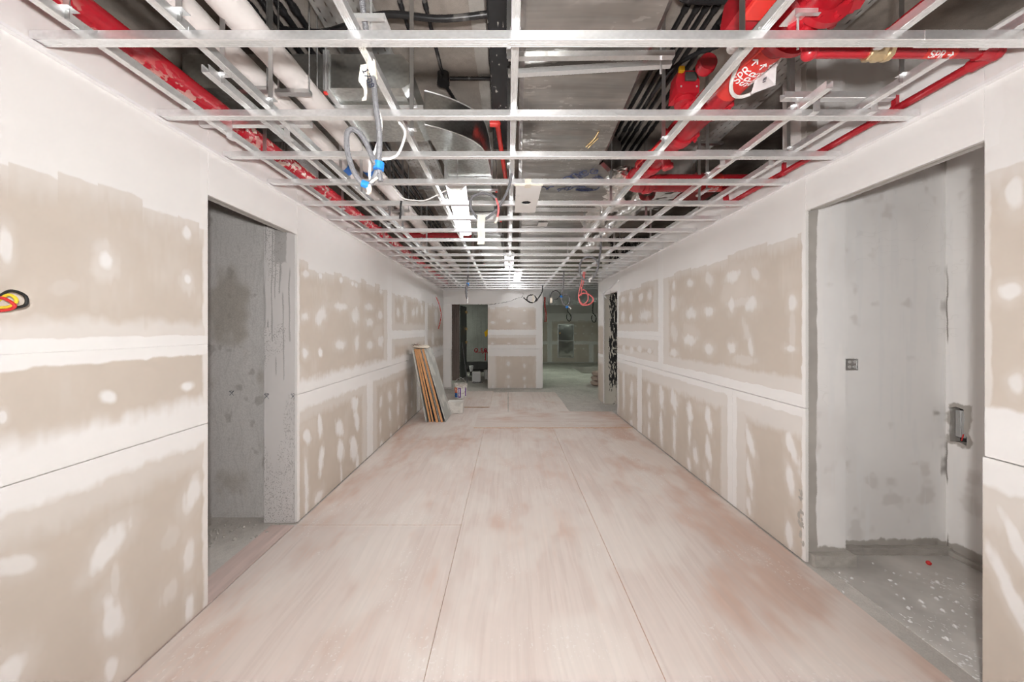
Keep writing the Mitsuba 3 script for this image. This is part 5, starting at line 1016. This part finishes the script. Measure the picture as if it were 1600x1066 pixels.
bk = fine(cbox(-1.275, -0.955, 7.27, 7.45, 0.014, 0.27, 0.006), 0.035)
obj('concrete_block', rough(bk, 0.006, 26, 8), 'block_concrete', 'pale concrete block on the plywood beside the leaning boards', 'concrete block', smooth=35)

bx, by = -1.238, 9.03
k = thing('paint_bucket', 'white plastic paint bucket with an orange, blue and purple label before the far doorway', 'bucket')
part(k, 'body', move(lathe([(0, 0.0), (0.145, 0.0), (0.15, 0.01), (0.162, 0.30), (0.17, 0.30), (0.17, 0.315), (0.163, 0.318), (0.163, 0.335), (0, 0.335)], 32), bx, by, 0.001), 'bucket_plastic', 35)
lid = part(k, 'lid', move(lathe([(0, 0.335), (0.172, 0.335), (0.174, 0.35), (0.168, 0.366), (0.15, 0.366), (0.145, 0.355), (0, 0.355)], 32), bx, by, 0.001), 'bucket_plastic', 35)
part(lid, 'dirt', rough(fine(move(lathe([(0, 0.0), (0.10, 0.0), (0.08, 0.025), (0, 0.03)], 16), bx + 0.02, by, 0.358), 0.04), 0.02, 14, 2), 'mortar', 40)
part(k, 'handle', tube([(bx - 0.17, by, 0.30), (bx - 0.13, by - 0.05, 0.44), (bx, by - 0.09, 0.53), (bx + 0.10, by - 0.06, 0.47), (bx + 0.168, by, 0.30)], 0.004, 6), 'galvanised', 30)
def patch(a0, a1, z0, z1, m, lab):
    A = np.radians(np.linspace(a0, a1, 10)); v, f = [], []
    for a in A:
        for z in (z0, z1):
            r = 0.15 + (z - 0.01) * 0.012 / 0.29 + 0.0016
            v.append((bx + r * math.sin(a), by - r * math.cos(a), z))
    for i in range(9): f += [[2 * i, 2 * i + 2, 2 * i + 3], [2 * i, 2 * i + 3, 2 * i + 1]]
    part(k, 'label_field', trimesh.Trimesh(np.array(v), np.array(f), process=False), m, label=lab)
patch(-75, -28, 0.15, 0.285, 'orange_label', 'orange label field'); patch(-75, -26, 0.03, 0.148, 'blue_label', 'blue label field'); patch(-20, 8, 0.03, 0.285, 'purple_label', 'purple label field'); patch(52, 66, 0.06, 0.285, 'purple_label', 'purple label stripe')
patch(-52, -42, 0.17, 0.265, 'label_white', 'white mark on the orange field'); patch(-12, -2, 0.06, 0.26, 'label_white', 'white mark on the purple field')

# far doorway: panel, open door, odds and ends
k = thing('brown_timber_panel', 'dark brown timber panel just inside the far doorway on the left', 'panel')
for j in range(3): part(k, 'plank', cbox(-1.99 + 0.095 * j, -1.898 + 0.095 * j, 12.10, 12.14, 0.0, 2.7, 0.004), 'brown_panel')
dk = thing('open_door', 'dark green door leaf standing open behind the far doorway', 'door')
dkl = part(dk, 'leaf', turn(cbox(-1.70, -1.66, 12.15, 13.05, 0.02, 2.62, 0.004), -6, (0, 0, 1), (-1.70, 12.15, 0)), 'dark_green_door')
for z in (2.42, 1.80, 1.30): part(dkl, 'lock', turn(cbox(-1.658, -1.60, 12.85, 12.93, z - 0.05, z + 0.05, 0.006), -6, (0, 0, 1), (-1.70, 12.15, 0)), 'hinge_brass')
obj('leaning_stick', bar((-1.58, 11.9, 1.33), (-1.36, 11.55, 0.0), 0.025, 0.025), 'conduit_grey', 'thin pale stick leaning inside the far doorway', 'stick')
k = thing('foam_box', 'white foam box on the floor of the room behind the far doorway', 'box')
part(k, 'body', turn(cbox(-1.235, -0.955, 11.72, 12.02, 0.002, 0.30, 0.008), 8, (0, 0, 1), (-1.1, 11.85, 0)), 'white_foam')
part(k, 'lid', turn(cbox(-1.24, -0.95, 11.715, 12.025, 0.301, 0.335, 0.008), 8, (0, 0, 1), (-1.1, 11.85, 0)), 'white_foam')
obj('foam_offcut', cbox(-1.20, -0.85, 11.50, 11.62, 0.001, 0.02, 0.004), 'conduit_grey', 'flat dark offcut lying in front of the white foam box', 'offcut')
k = thing('plastic_jug', 'small white plastic jug standing behind the foam box', 'jug')
part(k, 'body', move(lathe([(0, 0), (0.055, 0), (0.075, 0.12), (0.09, 0.20), (0.085, 0.22), (0, 0.22)], 20), -1.42, 13.3, 0.16), 'white_foam', 40)
part(k, 'foot', move(lathe([(0, 0), (0.10, 0), (0.05, 0.03), (0.04, 0.16), (0, 0.16)], 16), -1.42, 13.3, 0.0), 'lamp_black', 40)
obj('plastic_tub', move(lathe([(0, 0), (0.14, 0), (0.15, 0.3), (0.165, 0.3), (0.165, 0.32), (0.15, 0.32), (0.145, 0.29), (0, 0.05)], 24), -0.72, 12.4, 0.001), 'bucket_plastic', 'pale plastic tub half hidden behind the jamb of the far doorway', 'tub', smooth=35)

# far room
k = thing('metal_cabinet', 'bright metal double panel on the far room\'s back wall', 'cabinet')
part(k, 'frame', cat(box(2.62, 3.48, 18.28, 18.30, 0.28, 2.06)), 'galvanised_dull')
def panel(z0, z1):
    m = fine(box(2.66, 3.44, 18.255, 18.28, z0, z1), 0.10); v = np.array(m.vertices)
    v[:, 1] -= 0.014 * (meshkit.fbm(v * 2.4, 2, 4) - 0.5) * (v[:, 1] < 18.26); return trimesh.Trimesh(v, m.faces, process=False)
part(k, 'panel', panel(1.19, 2.02), 'stainless', 60); part(k, 'panel', panel(0.31, 1.16), 'stainless', 60)
part(k, 'lock', cbox(2.70, 2.76, 18.235, 18.26, 1.52, 1.62, 0.004), 'hinge_brass')
def bag(x, y, z, r, sd):
    m = trimesh.creation.icosphere(3, 1.0); v = np.array(m.vertices)
    v = np.sign(v) * np.abs(v) ** 0.62 * np.array(r) * (1 + 0.22 * (meshkit.fbm(v * 2.2 + sd, 3, sd)[:, None] - 0.5))
    return trimesh.Trimesh(v + [x, y, z], m.faces, process=False)
for i, (x, y, z) in enumerate(((2.98, 11.0, 0.08), (3.0, 11.02, 0.23), (3.02, 11.0, 0.38))):
    obj('cement_bag', bag(x, y, z, (0.34, 0.24, 0.085), i), 'bag_brown', f'brown cement bag stacked past the right wall\'s end, {["lowest", "middle", "topmost"][i]} of three', 'bag', 'stacked cement bags', smooth=True)
obj('white_sack', bag(3.12, 11.02, 0.53, (0.16, 0.15, 0.09), 9), 'white_foam', 'small white sack on top of the cement bags', 'bag', smooth=True)
# small litter
for x, y, m, lab, nm in ((3.20, 2.63, 'cable_red', 'small red plastic scrap on the screed of the right recess', 'plastic_scrap'),):
    obj(nm, move(trimesh.creation.icosphere(1, 0.016), x, y, 0.018), m, lab, 'scrap')
def rubble(cx, cy, n, spread, sd):
    r = np.random.RandomState(sd); out = []
    for _ in range(n):
        s = r.uniform(0.004, 0.014); p = r.normal(0, 1, 2) * spread
        b = trimesh.creation.icosphere(0, s); b.vertices = np.array(b.vertices) * r.uniform(0.6, 1.3, 3)
        b.apply_translation([cx + p[0], cy + p[1], s * 0.5]); out.append(b)
    return cat(*out)
k = obj('rubble', rubble(-2.5, 3.05, 60, np.array([0.22, 0.10]), 3), 'mortar', 'scattered mortar crumbs on the floor of the left recess', 'rubble'); labels[k]['kind'] = 'stuff'
k = obj('plaster_crumbs', rubble(2.75, 2.3, 70, np.array([0.25, 0.3]), 5), 'white_board', 'scattered white plaster crumbs on the screed of the right recess', 'rubble'); labels[k]['kind'] = 'stuff'
